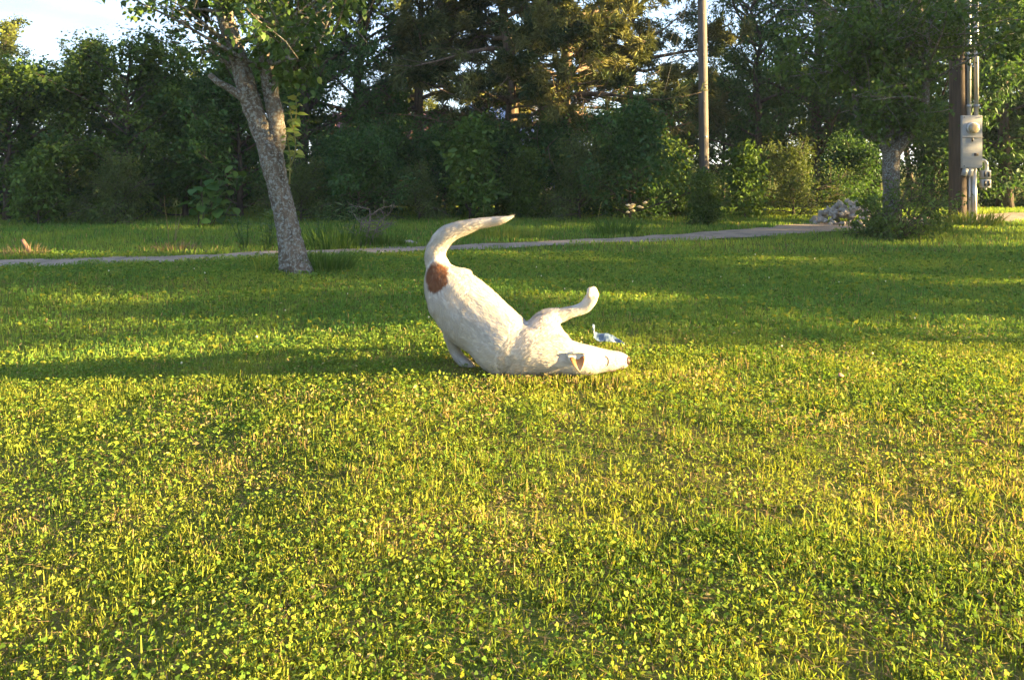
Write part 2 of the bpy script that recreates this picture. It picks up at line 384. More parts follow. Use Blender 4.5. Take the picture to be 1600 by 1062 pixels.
def crown_mesh(name, rs, anchors, count, L, W, cols, mat, jit=.10, droop=.35, full=False, upn=.7, fold=.3):
    A = np.array(anchors); na = len(A)
    dens = rs.random(na) ** 1.3 + .12; i = rs.choice(na, count, p=dens / dens.sum())
    u = np.sqrt(rs.random(count)) * (A.shape[1] - 1.001); k = u.astype(int); fr = (u - k)[:, None]
    pos = A[i, k] * (1 - fr) + A[i, k + 1] * fr; along = norm(A[i, k + 1] - A[i, k])
    pos = pos + rs.normal(0, jit, (count, 3)) * (.5 + rs.random((count, 1)))
    d = along * .5 + rs.normal(0, .6, (count, 3)); d[:, 2] -= droop
    nn = rs.normal(0, .5, (count, 3)); nn[:, 2] += upn
    l = L * (.4 + .5 * rs.random(count) + .65 * rs.random(na)[i] ** 2); c0, c1 = np.array(cols[0]), np.array(cols[1])
    tint = np.clip(rs.random(na)[i] * .7 + rs.random(count) * .45, 0, 1)[:, None]
    col = (c0 + (c1 - c0) * tint) * (.75 + .5 * rs.random((count, 1)))
    g = Geo(); V, F, kk = leaves(pos, d, nn, l, l * W / L, fold, full); g.add(V, F, np.repeat(col, kk, 0))
    return g.mesh(name, mat)

dome = lambda t: math.sqrt(max(.05, 1 - ((t - .45) / .62) ** 2))
flat = lambda t: max(.25, 1.05 - .6 * t)
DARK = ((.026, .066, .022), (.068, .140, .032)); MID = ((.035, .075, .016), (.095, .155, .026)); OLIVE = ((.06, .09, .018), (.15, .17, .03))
def make_kind(key, seed, h, spread, z0, limbs, prof, r0, count, L, W, cols, bark=M_BARK, jit=.11, **kw):
    rs = np.random.default_rng(seed); tb, an = skeleton(rs, h, spread, z0, limbs, prof, r0, **kw)
    return (wood_mesh(key + '_trunk', tb, bark), crown_mesh(key + '_crown', rs, an, count, L, W, cols, M_LEAF, jit))
KIND = {
    'thicket_a': make_kind('thicket_a', 1, 3.9, 1.75, .03, 34, dome, .07, 21000, .105, .062, DARK, subs=7, up=.45),
    'thicket_b': make_kind('thicket_b', 2, 4.0, 1.85, .03, 34, dome, .08, 20000, .12, .07, MID, subs=7, up=.3),
    'tall_a': make_kind('tall_a', 3, 8.5, 2.7, .10, 40, dome, .15, 26000, .125, .062, DARK, subs=8, up=.35),
    'tall_b': make_kind('tall_b', 4, 8.0, 2.5, .16, 38, dome, .13, 24000, .13, .055, DARK, subs=8, up=.25),
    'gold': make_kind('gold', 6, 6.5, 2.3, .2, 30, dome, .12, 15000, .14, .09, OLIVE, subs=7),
    'shrub_a': make_kind('shrub_a', 7, 1.5, 1.05, .02, 30, flat, .03, 11000, .085, .045, DARK, subs=6, up=.35, el=(.1, 1.2)),
    'shrub_c': make_kind('shrub_c', 9, 1.7, .8, .02, 26, flat, .03, 4200, .15, .085, ((.045, .10, .02), (.10, .17, .03)), subs=5, up=.5, el=(.5, 1.3)),
    'shrub_d': make_kind('shrub_d', 10, 1.2, 1.1, .02, 30, flat, .03, 9000, .075, .022, ((.05, .085, .025), (.12, .16, .045)), subs=6, up=.1, el=(.2, 1.2)),
    'shrub_b': make_kind('shrub_b', 8, 1.35, .9, .02, 28, flat, .03, 8500, .10, .055, MID, subs=6, up=.35, el=(.2, 1.2)),
}
def plant(kind, name, label, cat, loc, s=1.0, rz=0., group=None, sz=None):
    t = thing(name, label, cat, (loc[0], loc[1], gh(loc[0], loc[1]) - .02), group, rz); t.scale = (s, s, sz or (s * .86 if kind[:4] == 'thic' and loc[0] < 0 else s))
    w, c = KIND[kind]
    link('trunk' if cat == 'tree' else 'stems', w, t); stuff(link('crown' if cat == 'tree' else 'foliage', c, t))
    return t
def at(x, Y): return ((x - CX) / FPX * Y, Y)
GW = 'trees along the edge of the wood'
woods = [
    ('thicket_b', 10, 12.8, .70, .3, 'bushy green tree at the far left edge above the verge'),
    ('thicket_a', 105, 13.4, .72, 1.1, 'bushy dark tree second from the left edge of the wood'),
    ('thicket_b', 200, 13.2, .80, 2.2, 'bushy tree with the highest top against the open sky at left'),
    ('thicket_a', 290, 13.6, .70, 3.5, 'bushy dark tree just left of the leaning trunk, under the sky'),
    ('thicket_a', 375, 13.4, .80, 4.4, 'dark bushy tree directly behind the leaning forked trunk'),
    ('tall_a', 475, 15.2, .86, .7, 'tall dark tree just right of the leaning forked trunk'),
    ('tall_b', 560, 17.0, .90, 2.9, 'tall open dark tree left of the gold lit cedar'),
    ('tall_b', 1185, 18.6, .82, .4, 'drooping dark tree just right of the bare utility pole'),
    ('tall_a', 1275, 19, 1.05, 2.0, 'tall dark tree left of the lichen trunk, behind the rock pile'),
    ('tall_b', 1365, 18.5, 1.05, 4.1, 'tall dark tree behind the lichen trunk'),
    ('tall_a', 1450, 17.5, 1.0, 5.2, 'tall dark tree behind the bush and the dark pole'),
    ('tall_b', 1570, 16.5, 1.05, 3.0, 'tall dark tree at the right edge behind the meter pole'),
    ('thicket_b', -150, 13.2, .78, 3.1, 'bushy tree just past the left edge of the frame'),
    ('thicket_a', -270, 13.6, .85, 5.6, 'dark bushy tree second past the left edge of the frame'),
    ('thicket_b', -400, 14.0, .85, 1.1, 'bushy tree third past the left edge of the frame'),
    ('thicket_a', -45, 14.5, .8, 2.0, 'dark bushy tree cut by the left edge of the frame'),
    ('thicket_a', 1130, 21, .8, .8, 'dark low tree in the second row right of the bare pole'),
    ('thicket_b', 1225, 22, .85, 2.8, 'low tree in the second row left of the rock pile'),
    ('thicket_a', 1310, 21, .85, 4.8, 'dark low tree in the second row behind the rock pile'),
    ('thicket_b', 1060, 22, .72, 1.8, 'low tree in the second row behind the yellow guy guards'),
    ('thicket_b', 255, 16.5, .74, 5.0, 'bushy tree in the second row left of the leaning trunk'),
    ('thicket_a', 335, 17.0, .72, .5, 'dark bushy tree in the second row behind the dead stub'),
    ('thicket_b', 430, 16.5, .85, 1.7, 'bushy tree in the second row right behind the forked trunk'),
    ('thicket_a', 585, 19.5, .78, 2.5, 'dark bushy tree before the left half of the red building'),
    ('thicket_a', 690, 20.5, .62, 3.9, 'dark low tree before the right end of the red building'),
    ('tall_a', 1700, 18.0, 1.0, 1.0, 'tall dark tree beyond the right edge of the frame'),
]
for k, x, Y, s, rz, lab in woods: plant(k, 'woodland_tree', lab, 'tree', at(x, Y), s, rz, GW)
GB = 'sunlit trees behind the wood'
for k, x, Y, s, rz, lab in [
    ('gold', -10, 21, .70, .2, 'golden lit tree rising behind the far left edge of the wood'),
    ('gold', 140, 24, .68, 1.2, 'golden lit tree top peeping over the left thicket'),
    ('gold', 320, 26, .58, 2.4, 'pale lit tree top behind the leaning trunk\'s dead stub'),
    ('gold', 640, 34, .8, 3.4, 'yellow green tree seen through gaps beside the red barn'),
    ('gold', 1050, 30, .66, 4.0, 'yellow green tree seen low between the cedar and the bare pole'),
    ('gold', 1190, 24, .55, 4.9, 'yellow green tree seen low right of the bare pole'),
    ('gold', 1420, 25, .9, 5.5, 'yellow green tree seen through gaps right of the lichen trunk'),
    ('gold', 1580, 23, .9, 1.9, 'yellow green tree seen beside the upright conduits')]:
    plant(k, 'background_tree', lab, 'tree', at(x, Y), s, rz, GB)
GS = 'shrubs of the understory'
for k, x, Y, s, rz, lab in [
    ('shrub_c', 60, 12.0, 0.6, .1, 'big leaved low shrub at the wood\'s foot, far left'),
    ('shrub_d', 180, 12.1, 0.75, .9, 'low dark shrub at the wood\'s foot below the tallest left top'),
    ('shrub_d', 470, 12.6, 0.7, 1.9, 'low dark shrub right behind the leaning trunk\'s foot'),
    ('shrub_a', 560, 12.8, 0.85, 2.6, 'low dark shrub behind the bare grey twigs'),
    ('shrub_d', 655, 12.9, 0.62, 3.2, 'low dark shrub just above the start of the dog\'s tail'),
    ('shrub_c', 735, 13.0, 0.85, 4.2, 'big leaved low shrub behind the tip of the dog\'s tail'),
    ('shrub_b', 820, 13.2, 0.7, 5.2, 'low dark shrub at the foot of the leaning cedar trunk'),
    ('shrub_d', 905, 13.1, 0.95, 6.0, 'dark shrub at the foot of the thicker cedar trunk'),
    ('shrub_a', 985, 12.9, 1.05, .6, 'broad dark shrub below the two yellow guy guards'),
    ('shrub_b', 1045, 13.6, 0.8, 1.6, 'green shrub just left of the bare utility pole'),
    ('shrub_b', 1102, 11.9, 0.5, 2.3, 'fresh green bush standing in front of the bare pole\'s foot'),
    ('shrub_c', 1165, 13.4, 0.65, 3.3, 'big leaved shrub right of the bare pole\'s foot'),
    ('shrub_d', 1240, 13.9, 0.9, 4.3, 'dark shrub just left of the white rock pile'),
    ('shrub_a', 1330, 14.6, 0.8, 5.3, 'dark shrub behind the white rock pile'),
    ('shrub_a', 1460, 16.5, 1.2, .2, 'dark shrub behind the dark pole beyond the track'),
    ('shrub_a', 1570, 17.0, 1.25, 1.2, 'dark shrub at the right edge beyond the track'),
    ('shrub_a', 510, 14.2, .85, 2.0, 'dark shrub in the second row right of the leaning trunk'),
    ('shrub_a', 610, 14.3, .95, 3.0, 'dark shrub in the second row under the red building'),
    ('shrub_a', 695, 14.2, .9, 4.0, 'dark shrub in the second row left of the pale blue shed'),
    ('shrub_a', 775, 14.4, 1.0, 5.0, 'dark shrub in the second row before the pale blue shed'),
    ('shrub_a', 850, 14.3, 1.0, .4, 'dark shrub in the second row between the two cedar trunks'),
    ('shrub_a', 945, 14.2, 1.05, 1.4, 'dark shrub in the second row right of the upright cedar trunk'),
    ('shrub_b', 1650, 17.0, 1.4, 2.2, 'green shrub just past the right edge beyond the track')]:
    plant(k, 'shrub', lab, 'shrub', at(x, Y), s, rz, GS)
# the trees off to the right whose long shadows cross the lawn
GO = 'trees right of the frame that shade the lawn'
for k, X, y0, s, rz, lab in [
    ('thicket_b', 11, 5.75, .90, .9, 'low bushy tree out of frame at right, nearest the lawn'), ('tall_a', 16, 8.5, .78, .2, 'slim tall tree out of frame at right, behind the low bushy one'),
    ('tall_a', 30, 9.6, 1.05, 3.3, 'biggest tall tree out of frame at far right'),
    ('tall_b', 14, 11.7, 1.1, 4.4, 'tall high crowned tree out of frame at right beside the track'), ('tall_b', 12.5, 7.5, 1.35, 2.9, 'high crowned tree out of frame at right above the low bushy one'), ('tall_b', 16, 12.5, .95, 2.4, 'second high crowned tree out of frame at right beside the track'),
    ('tall_a', 22, 20.5, 1.15, 5.1, 'tall tree out of frame at right beyond the track')]:
    plant(k, 'shade_tree', lab, 'tree', (X, y0 + X * math.tan(SUN_AZ)), s, rz, GO)

# cedars in the middle
def cedar(name, label, x, Y, h, spread, z0, limbs, lean, seed, count, r0):
    rs = np.random.default_rng(seed)
    tb, an = skeleton(rs, h, spread, z0, limbs, lambda t: max(.3, 1.0 - .55 * t), r0, up=.22, el=(-.3, .55), subs=13, lean=lean, wob=.13, subl=.38)
    for i in range(10):      # dead lower limbs, bare
        p = np.array([0, 0, .25 * h * (.5 + rs.random())]) + np.array([lean[0], lean[1], 0]) * .2 * h; az = rs.random() * 6.28
        L = spread * (.5 + .5 * rs.random()); b = bent(rs, p, [math.cos(az), math.sin(az), .1], L, 6, .1, .2); tb.append((b, np.linspace(.03, .006, 7), 5))
        for j in range(5):
            tb.append((bent(rs, b[2 + j % 4], rs.normal(0, 1, 3), L * .35, 4, .2, .25), np.linspace(.008, .002, 5), 4))
    t = thing(name, label, 'tree', (*at(x, Y), -.03), 'cedars in the middle of the wood')
    link('trunk', wood_mesh(name + '_trunk', tb, M_CEDARBARK), t)
    A = np.array(an); na = len(A); nt = count // 9
    dens = rs.random(na) ** 3.0 + .015; i = rs.choice(na, nt, p=dens / dens.sum()); u = (rs.random(nt) ** .6) * 3.999; k = u.astype(int); fr = (u - k)[:, None]
    c = A[i, k] * (1 - fr) + A[i, k + 1] * fr + rs.normal(0, .05, (nt, 3)); al = norm(A[i, k + 1] - A[i, k])
    tint = np.clip(rs.random(na)[i] * .8 + rs.random(nt) * .3, 0, 1)[:, None]
    col = np.array([.030, .058, .022]) + (np.array([.165, .168, .052]) - np.array([.030, .058, .022])) * tint ** 1.3
    pos = np.repeat(c, 9, 0) + rs.normal(0, .035, (nt * 9, 3)); d = np.repeat(al, 9, 0) * .8 + rs.normal(0, .55, (nt * 9, 3)); d[:, 2] -= .12
    g = Geo(); l = .15 * (.6 + .8 * rs.random(len(pos))); V, F, kk = leaves(pos, d, rs.normal(0, 1, pos.shape), l, .030, .3, False, .1)
    g.add(V, F, np.repeat(np.repeat(col, 9, 0) * (.7 + .6 * rs.random((len(pos), 1))), kk, 0))
    stuff(link('crown', g.mesh(name + '_crown', M_NEEDLE), t))
cedar('cedar_tree', 'cedar with a leaning shaggy trunk and gold lit upper sprays', 812, 15.6, 7.2, 3.2, .24, 40, (-.07, 0), 21, 70000, .19)
cedar('cedar_tree', 'cedar with an upright trunk right of the leaning cedar', 884, 15.0, 7.6, 2.8, .22, 40, (0, 0), 22, 66000, .19)
cedar('cedar_tree', 'dark cedar whose long limbs reach towards the bare pole', 985, 17.2, 6.6, 3.0, .24, 34, (.02, 0), 23, 48000, .15)
cedar('cedar_tree', 'cedar left of the leaning cedar, in front of the red barn', 655, 17.0, 6.6, 3.0, .26, 34, (0, 0), 24, 50000, .15)

# ------------------------------------------------------------------ leaning forked tree on the lawn (left)
def poly(pts, Y, rad):
    """pixel polyline (x, y[, dY]) and pixel radii at depth Y -> smooth tube data"""
    w = np.array([P(p[0], p[1], Y + (p[2] if len(p) > 2 else 0)) for p in pts])
    return smoothline(w, np.array(rad) / ppm(Y), 5)
def knotty(V, amp, s, seed):
    n = vnoise(V[:, 0] * 1.3 + V[:, 2] * .9, V[:, 1] + V[:, 2] * 1.1, s, seed) - .5
    return V + np.c_[np.cos(V[:, 2] * 17), np.sin(V[:, 2] * 13), np.zeros(len(V))] * n[:, None] * amp
def offshoots(rs, limbs, n, L, el, subs=5, frac=(.35, 1)):
    tb, an = [], []
    for i in range(n):
        lp, lr = limbs[i % len(limbs)]; u = frac[0] + (frac[1] - frac[0]) * rs.random(); j = min(int(u * (len(lp) - 1)), len(lp) - 2)
        az = rs.random() * 6.28; e = el[0] + (el[1] - el[0]) * rs.random(); l = L * (.5 + .7 * rs.random())
        b = bent(rs, lp[j], [math.cos(az) * math.cos(e), math.sin(az) * math.cos(e), math.sin(e)], l, 6, .1, .14)
        tb.append((b, np.linspace(min(lr[j] * .5, .022), .005, 7), 6))
        for s in range(subs):
            q = b[1 + (s % 6)]; sp = bent(rs, q, norm(b[-1] - b[0]) * .6 + rs.normal(0, .6, 3), l * .45 * (.6 + .6 * rs.random()), 4, -.1, .16)
            tb.append((sp, np.linspace(.007, .0025, 5), 4)); an.append(sp)
    return tb, an
def prune(an, test):
    out = []
    for sp in an:
        q = sp[-1]; x, y = CX + q[0] / q[1] * FPX, HY + (CAMH - q[2]) / q[1] * FPX
        if test(x, y): out.append(sp)
    return out
YL = 6.72
rs = np.random.default_rng(31)
trunk = poly([(468, 445), (463, 425), (455, 385), (447, 340), (433, 285), (424, 245), (414, 215)], YL, [34, 22, 18, 15.5, 15.5, 17, 13])
limbA = poly([(424, 248), (408, 205), (394, 165), (378, 110), (362, 60), (348, 10), (338, -60), (330, -150)], YL, [12, 13, 13.5, 13, 12, 11, 9, 6])
limbB = poly([(428, 250, .02), (434, 215, .04), (430, 180, .05), (421, 130, .05), (413, 85, .05), (404, 30, .1), (395, -40, .15), (390, -140, .2)], YL, [10, 11, 11, 10, 9, 8.5, 7, 5])
limbC = poly([(424, 150, .03), (432, 128, .0), (450, 112, -.05), (474, 98, -.1), (500, 60, -.2), (520, 10, -.3)], YL, [5, 4.5, 4, 3.6, 3, 2])
limbD = poly([(417, 110, .05), (424, 60, .1), (436, 15, .2), (455, -50, .3), (480, -130, .3)], YL, [7, 6.5, 6, 5, 4])
stub = poly([(400, 178), (382, 155, -.05), (358, 138, -.08), (340, 128, -.1), (328, 117, -.1)], YL, [8, 7.5, 6, 5, 4.5])
stub2 = poly([(362, 105, -.02), (345, 93, -.06), (326, 77, -.1)], YL, [5, 3.5, 2.6])
L_OK = lambda x, y: y < 88 and not (x < 305 and y > 25) and not (338 < x < 392 and y > 35) and not (x > 515 and y > 30) or (420 < x < 495 and y < 130)
def bark_tube(p, r, flare=0.):
    """a finely divided limb with ridged bark and, at its foot, a root flare"""
    n = 170; u = np.linspace(0, 1, n); q = np.linspace(0, 1, len(p)); pp = np.c_[[np.interp(u, q, p[:, c]) for c in range(3)]].T; rr = np.interp(u, q, r); k = 36
    V, F = tube(pp, rr, k); th = np.tile(np.arange(k) * 2 * np.pi / k, n); hh = np.repeat(np.r_[0, np.cumsum(np.linalg.norm(np.diff(pp, axis=0), axis=1))], k); cc = np.repeat(pp, k, 0); R_ = np.repeat(rr, k)
    px_ = np.abs(th - np.pi) * R_ * 3.2                     # mirrored so that the seam closes
    d = (1 - np.abs(vnoise(px_, hh * .35, .022, 41) * 2 - 1)) * .009 + (vnoise(px_, hh, .05, 42) - .5) * .014 + (vnoise(px_, hh, .012, 43) - .5) * .006
    d = d + flare * np.exp(-hh / .16) * (.5 + .5 * np.cos(5 * th + 1)); V[:n * k] = V[:n * k] + norm(V[:n * k] - cc) * d[:, None]
    return V, F
tb = [(p, r, 14) for p, r in (trunk, limbA, limbB)] + [(p, r, 8) for p, r in (limbC, limbD, stub, stub2)]
o1, an = offshoots(rs, [limbA, limbB, limbD, limbC], 34, 1.15, (-.25, .6), 6, (.42, 1))
low, an2 = offshoots(rs, [limbB, limbC, limbA], 12, .42, (-.4, .4), 4, (.45, .75))
t = thing('leaning_tree', 'leaning forked tree with lichen bark standing on the lawn at left', 'tree', (0, 0, 0))
g = Geo()
for p, r, k in tb + [w_ for w_ in o1 + low if prune([w_[0]], lambda x, y: L_OK(x, y + 12))]:
    V, F = tube(p, r, k) if k != 14 else bark_tube(p, r, .05 if p is trunk[0] else 0); g.add(V, F)
link('trunk', g.mesh('leaning_tree_trunk', M_BARK_GREY, True), t)
stuff(link('crown', crown_mesh('leaning_tree_crown', rs, prune(an + an2, L_OK), 8600, .062, .045, ((.020, .050, .016), (.065, .12, .022)), M_LEAF, .06, .5, True), t))
# bare twigs reaching left
g = Geo(); rs = np.random.default_rng(33)
for a, b in [((352, 62), (228, 12)), ((350, 70), (262, 66)), ((355, 45), (245, -20)), ((348, 82), (290, 80)), ((352, 50), (285, 30))]:
    p0, p1 = P(*a, YL), P(*b, YL - .3 * rs.random()); n = 9; q = p0 + (p1 - p0) * np.linspace(0, 1, n)[:, None] + rs.normal(0, .015, (n, 3)) * np.linspace(0, 1, n)[:, None]
    V, F = tube(q, np.linspace(.007, .0022, n), 5); g.add(V, F)
    for j in range(2, n - 1):
        V, F = tube(bent(rs, q[j], norm(p1 - p0) + rs.normal(0, .6, 3), .12 + .2 * rs.random(), 4, .05, .2), np.linspace(.0035, .0018, 5), 4); g.add(V, F)
link('bare_twig', g.mesh('bare_twig', M_TWIG, True), t)
# the leafy shoot on the right flank of the trunk
sh = poly([(452, 288), (454, 250), (450, 215), (462, 185), (463, 150)], YL - .14, [1.6, 1.4, 1.2, 1, .7]); sh2 = poly([(453, 262), (462, 235), (458, 200), (452, 165)], YL - .16, [1.2, 1, .9, .6])
g = Geo()
for p, r in (sh, sh2): V, F = tube(p, r, 6); g.add(V, F, (.20, .19, .05))
M_SHOOT = foliage('shoot_leaf', trans=.45, rough=.4, spec=.4)
shoot = link('leafy_shoot', g.mesh('leafy_shoot', M_SHOOT, True), t)
lm = []
for j in range(3):
    g = Geo(); V, F, k = leaves(np.zeros((1, 3)), np.array([[1., 0, 0]]), np.array([[0, .12 * (j - 1), 1.]]), .078, .044, .3, True, .3)
    g.add(V, F, [(.12, .20, .03), (.19, .25, .04), (.27, .29, .05)][j]); lm.append(g.mesh('shoot_leaf', M_SHOOT))
for p, r in (sh, sh2):
    for j in range(4, len(p)):
        for s in range(2):
            az = rs.normal(0, .7) + math.pi * s; lf = link('leaf', lm[rs.integers(3)], shoot, p[j] + rs.normal(0, .008, 3))
            lf.rotation_euler = ((.75 + rs.normal(0, .35)) * (1 - 2 * s), rs.normal(-.2, .4), az); lf.scale = [.7 + .55 * rs.random()] * 3

# ------------------------------------------------------------------ lichen tree by the track (right)
YR = 10.55; rs = np.random.default_rng(41)
trunk = poly([(1393, 375), (1393, 345), (1393, 300), (1392, 265), (1393, 235)], YR, [17, 14, 12, 12.5, 13])
lims = [poly([(1390, 245), (1372, 218), (1348, 208), (1338, 170), (1330, 100), (1315, 20)], YR, [8, 6, 5, 4.5, 4, 3]),
        poly([(1393, 240), (1388, 200, .1), (1380, 160, .2), (1378, 90, .3), (1372, 0, .3), (1370, -120, .3)], YR, [10, 7, 6.5, 6, 5, 4]),
        poly([(1397, 240), (1415, 217, -.1), (1440, 192, -.2), (1447, 150, -.2), (1448, 90, -.3), (1462, 0, -.3)], YR, [10, 8, 7, 5, 4.5, 3]),
        poly([(1398, 238), (1408, 205, .1), (1422, 165, .2), (1440, 90, .4), (1470, -10, .5)], YR, [7, 6, 5, 4.5, 3]),
        poly([(1380, 165, .2), (1362, 140, .1), (1350, 110, 0), (1335, 40, 0)], YR, [4.5, 4.5, 4, 3])]
tb = [(p, r, 12 if i == 0 else 8) for i, (p, r) in enumerate([trunk] + lims)]
o1, an = offshoots(rs, lims, 85, 1.35, (-.3, .55), 7, (.5, 1)); o2, an2 = offshoots(rs, lims, 26, .5, (-.5, .4), 5, (.35, .6))
R_OK = lambda x, y: (y < 175 or (1340 < x < 1455 and y < 205)) and not (x > 1462 and y > 75) and not (x < 1325 and y > 140)
t = thing('lichen_tree', 'round crowned tree with grey lichen trunk beside the track at right', 'tree')
g = Geo()
for p, r, k in tb + [w_ for w_ in o1 + o2 if prune([w_[0]], lambda x, y: R_OK(x, y + 10))]:
    V, F = tube(p, r, k); g.add(knotty(V, .025, .09, 5) if k == 12 else V, F)
link('trunk', g.mesh('lichen_tree_trunk', M_BARK_GREY, True), t)
stuff(link('crown', crown_mesh('lichen_tree_crown', rs, prune(an + an2, R_OK), 18000, .080, .050, MID, M_LEAF, .09, .4), t))
# bush round its foot, with arching sprays to the right
rs = np.random.default_rng(43); tb, an = [], []
c0 = P(1400, 375, 9.9); c0[2] = 0
for i in range(46):
    az = rs.random() * 6.28; rgt = math.cos(az) > .3; L = (.32 + .3 * rs.random()) * (1.7 if rgt else 1.0); e = (.15 + .9 * rs.random()) if not rgt else .3 + .75 * rs.random()
    b = bent(rs, c0 + np.r_[rs.normal(0, .12, 2), 0], [math.cos(az) * math.cos(e), .6 * math.sin(az) * math.cos(e), math.sin(e)], L, 6, -.25, .12); tb.append((b, np.linspace(.009, .003, 7), 5))
    for s in range(4):
        sp = bent(rs, b[2 + s], norm(b[-1] - b[0]) + rs.normal(0, .6, 3), L * .4, 4, -.2, .15); tb.append((sp, np.linspace(.004, .002, 5), 4)); an.append(sp)
t = thing('bush', 'loose leafy bush around the foot of the lichen trunk', 'shrub')
link('stems', wood_mesh('bush_stems', tb, M_BARK), t)
stuff(link('foliage', crown_mesh('bush_foliage', rs, an, 4200, .062, .032, ((.04, .085, .02), (.13, .19, .035)), M_LEAF, .05, .3), t))

# ------------------------------------------------------------------ utility poles, meter box, guys
M_POLE_GREY = noisy('weathered_pole', (.075, .068, .062), (.15, .134, .122), 9, .9, .6, (6, 6, .25), dist=.01)
M_POLE_DARK = noisy('creosoted_pole', (.035, .026, .019), (.095, .066, .046), 9, .85, .6, (6, 6, .25), dist=.01)
M_METAL = noisy('grey_painted_steel', (.30, .31, .32), (.38, .38, .38), 6, .5, .05, c3=(.36, .33, .29), s3=9, th=(.62, .75), spec=.5)
M_CONDUIT = noisy('galvanised_conduit', (.42, .42, .42), (.56, .55, .53), 14, .4, .05, metal=.5)
M_BLACK = noisy('dark_plastic', (.02, .02, .02), (.05, .05, .05), 10, .5, .1)
M_GLASSY = noisy('meter_face', (.26, .21, .13), (.42, .35, .22), 18, .15, .02, spec=.8)
M_YELLOW = noisy('yellow_plastic', (.50, .36, .03), (.62, .46, .05), 9, .5, .1)
def lathe_geo(pts, rad, k=16):
    g = Geo(); V, F = tube(pts, rad, k); g.add(V, F); return g
YP = 14.4
t = thing('utility_pole', 'bare grey wooden utility pole behind the fresh green bush', 'utility pole', (*at(1101, YP), 0))
z = np.linspace(-.3, 7.6, 14); V, F = tube(np.c_[-.012 * z, 0 * z, z], .10 - .0035 * z, 14); g = Geo(); g.add(V, F); link('pole', g.mesh('grey_pole', M_POLE_GREY, True), t)
g = Geo(); g.add(*box((0, -.105, 1.52), (.05, .006, .035))); link('tag_plate', g.mesh('tag_plate', M_METAL), t)
for zz in (2.2, 3.1, 3.9):
    V, F = tube([(-.012 * zz - .02, -.075, zz), (-.012 * zz - .02, -.12, zz)], [.012, .012], 8); g = Geo(); g.add(V, F); link('bolt', g.mesh('bolt', M_BLACK), t)
g = Geo(); g.add(*box((-.09, -.12, 7.1), (2.2, .09, .11))); link('crossarm', g.mesh('crossarm', M_POLE_GREY), t)
for xx in (-1, -.5, .5, 1):
    V, F = tube([(xx - .09, -.12, 7.156), (xx - .09, -.12, 7.2), (xx - .09, -.12, 7.24), (xx - .09, -.12, 7.3)], [.02, .05, .035, .045], 10); g = Geo(); g.add(V, F); link('insulator', g.mesh('insulator', M_METAL, True), t)
top = np.array([*at(1101, YP), 0]) + np.array([-.06, 0, 5.0])
for (xa, ya), lab in (((972, 262), 'yellow guarded guy wire further from the bare utility pole'), ((1008, 266), 'yellow guarded guy wire nearer to the bare utility pole')):
    q = P(xa, ya, 13.9); q2 = top + [0, 0, .3 if xa > 1000 else 0]; dd = norm(q2 - q); base = q - dd * (q[2] / dd[2] + .1)
    t = thing('guy_wire', lab, 'guy wire', (0, 0, 0), 'guy wires of the bare pole')
    V, F = tube([base, q2], [.003, .003], 6); g = Geo(); g.add(V, F); link('wire', g.mesh('wire', M_BLACK), t)
    a0 = q; V, F = tube([a0, a0 + dd * .22, a0 + dd * .5], [.027, .027, .025], 8); g = Geo(); g.add(V, F); link('guard_sleeve', g.mesh('guard_sleeve', M_YELLOW, True), t)

YM = 12.9; xm = (1497 - CX) / FPX * YM
t = thing('meter_pole', 'dark creosoted pole carrying a grey meter box and conduits at right', 'utility pole', (xm, YM, 0))
z = np.linspace(-.3, 6.5, 12); V, F = tube(np.c_[0 * z, 0 * z, z], .15 - .004 * z, 16); g = Geo(); g.add(V, F); link('pole', g.mesh('dark_pole', M_POLE_DARK, True), t)
S = ppm(YM - .2)
def ML(x, y, dy=0.): q = P(x, y, YM - .2 + dy); return q - np.array([xm, YM, 0])
c = (ML(1505, 181) + ML(1534, 262)) / 2; wbx, hbx = 30 / S, 82 / S
Rm = Matrix.Rotation(math.radians(-4), 3, 'Z')
g = Geo(); g.add(*box(c + [0, .08, 0], (wbx, .17, hbx), Rm)); mb = link('meter_box', g.mesh('meter_box', M_METAL), t)
bv = mb.modifiers.new('bevel', 'BEVEL'); bv.width = .004; bv.segments = 2
def on_face(u, v, out): return c + np.array(Rm @ Vector((u, -.005 - out, v)))
zt = c[2] + hbx / 2
g = Geo(); g.add(*box(on_face(0, .07, .006), (wbx + .012, .012, .006), Rm)); link('seam', g.mesh('seam', M_BLACK), mb)
g = Geo(); g.add(*box(on_face(-.01, .035, .014), (.022, .02, .07), Rm)); link('hasp', g.mesh('hasp', M_BLACK), mb)
q0 = on_face(.0, .23, -.004); fw = np.array(Rm @ Vector((0, -1, 0)))
V, F = tube([q0, q0 + fw * .03, q0 + fw * .034], [.105, .105, .096], 24); g = Geo(); g.add(V, F); md = link('meter_ring', g.mesh('meter_ring', M_CONDUIT, True), mb)
V, F = tube([q0 + fw * .03, q0 + fw * .045, q0 + fw * .055, q0 + fw * .058], [.088, .086, .07, .03], 24); g = Geo(); g.add(V, F); link('meter_dial', g.mesh('meter_dial', M_GLASSY, True), mb)
def conduit(pts, r, name='conduit', mat=M_CONDUIT, k=12):
    V, F = tube(pts, np.full(len(pts), r), k); g = Geo(); g.add(V, F); return link(name, g.mesh(name, mat, True), t)
for xx, r in ((1513.5, .038), (1525.5, .036)):
    b = ML(xx, 182, .09); conduit([b, b + [0, 0, 2.6]], r)
    for hz in (.15, 1.05): 
        V, F = tube([b + [0, 0, hz], b + [0, 0, hz + .05]], [r + .009] * 2, 12); g = Geo(); g.add(V, F); link('coupling', g.mesh('coupling', M_METAL, True), t)
b = ML(1522, 262, .09); conduit([b, [b[0], b[1], -.05]], .043)
b = ML(1514.5, 262, .12); conduit([b, [b[0], b[1], -.05]], .026)
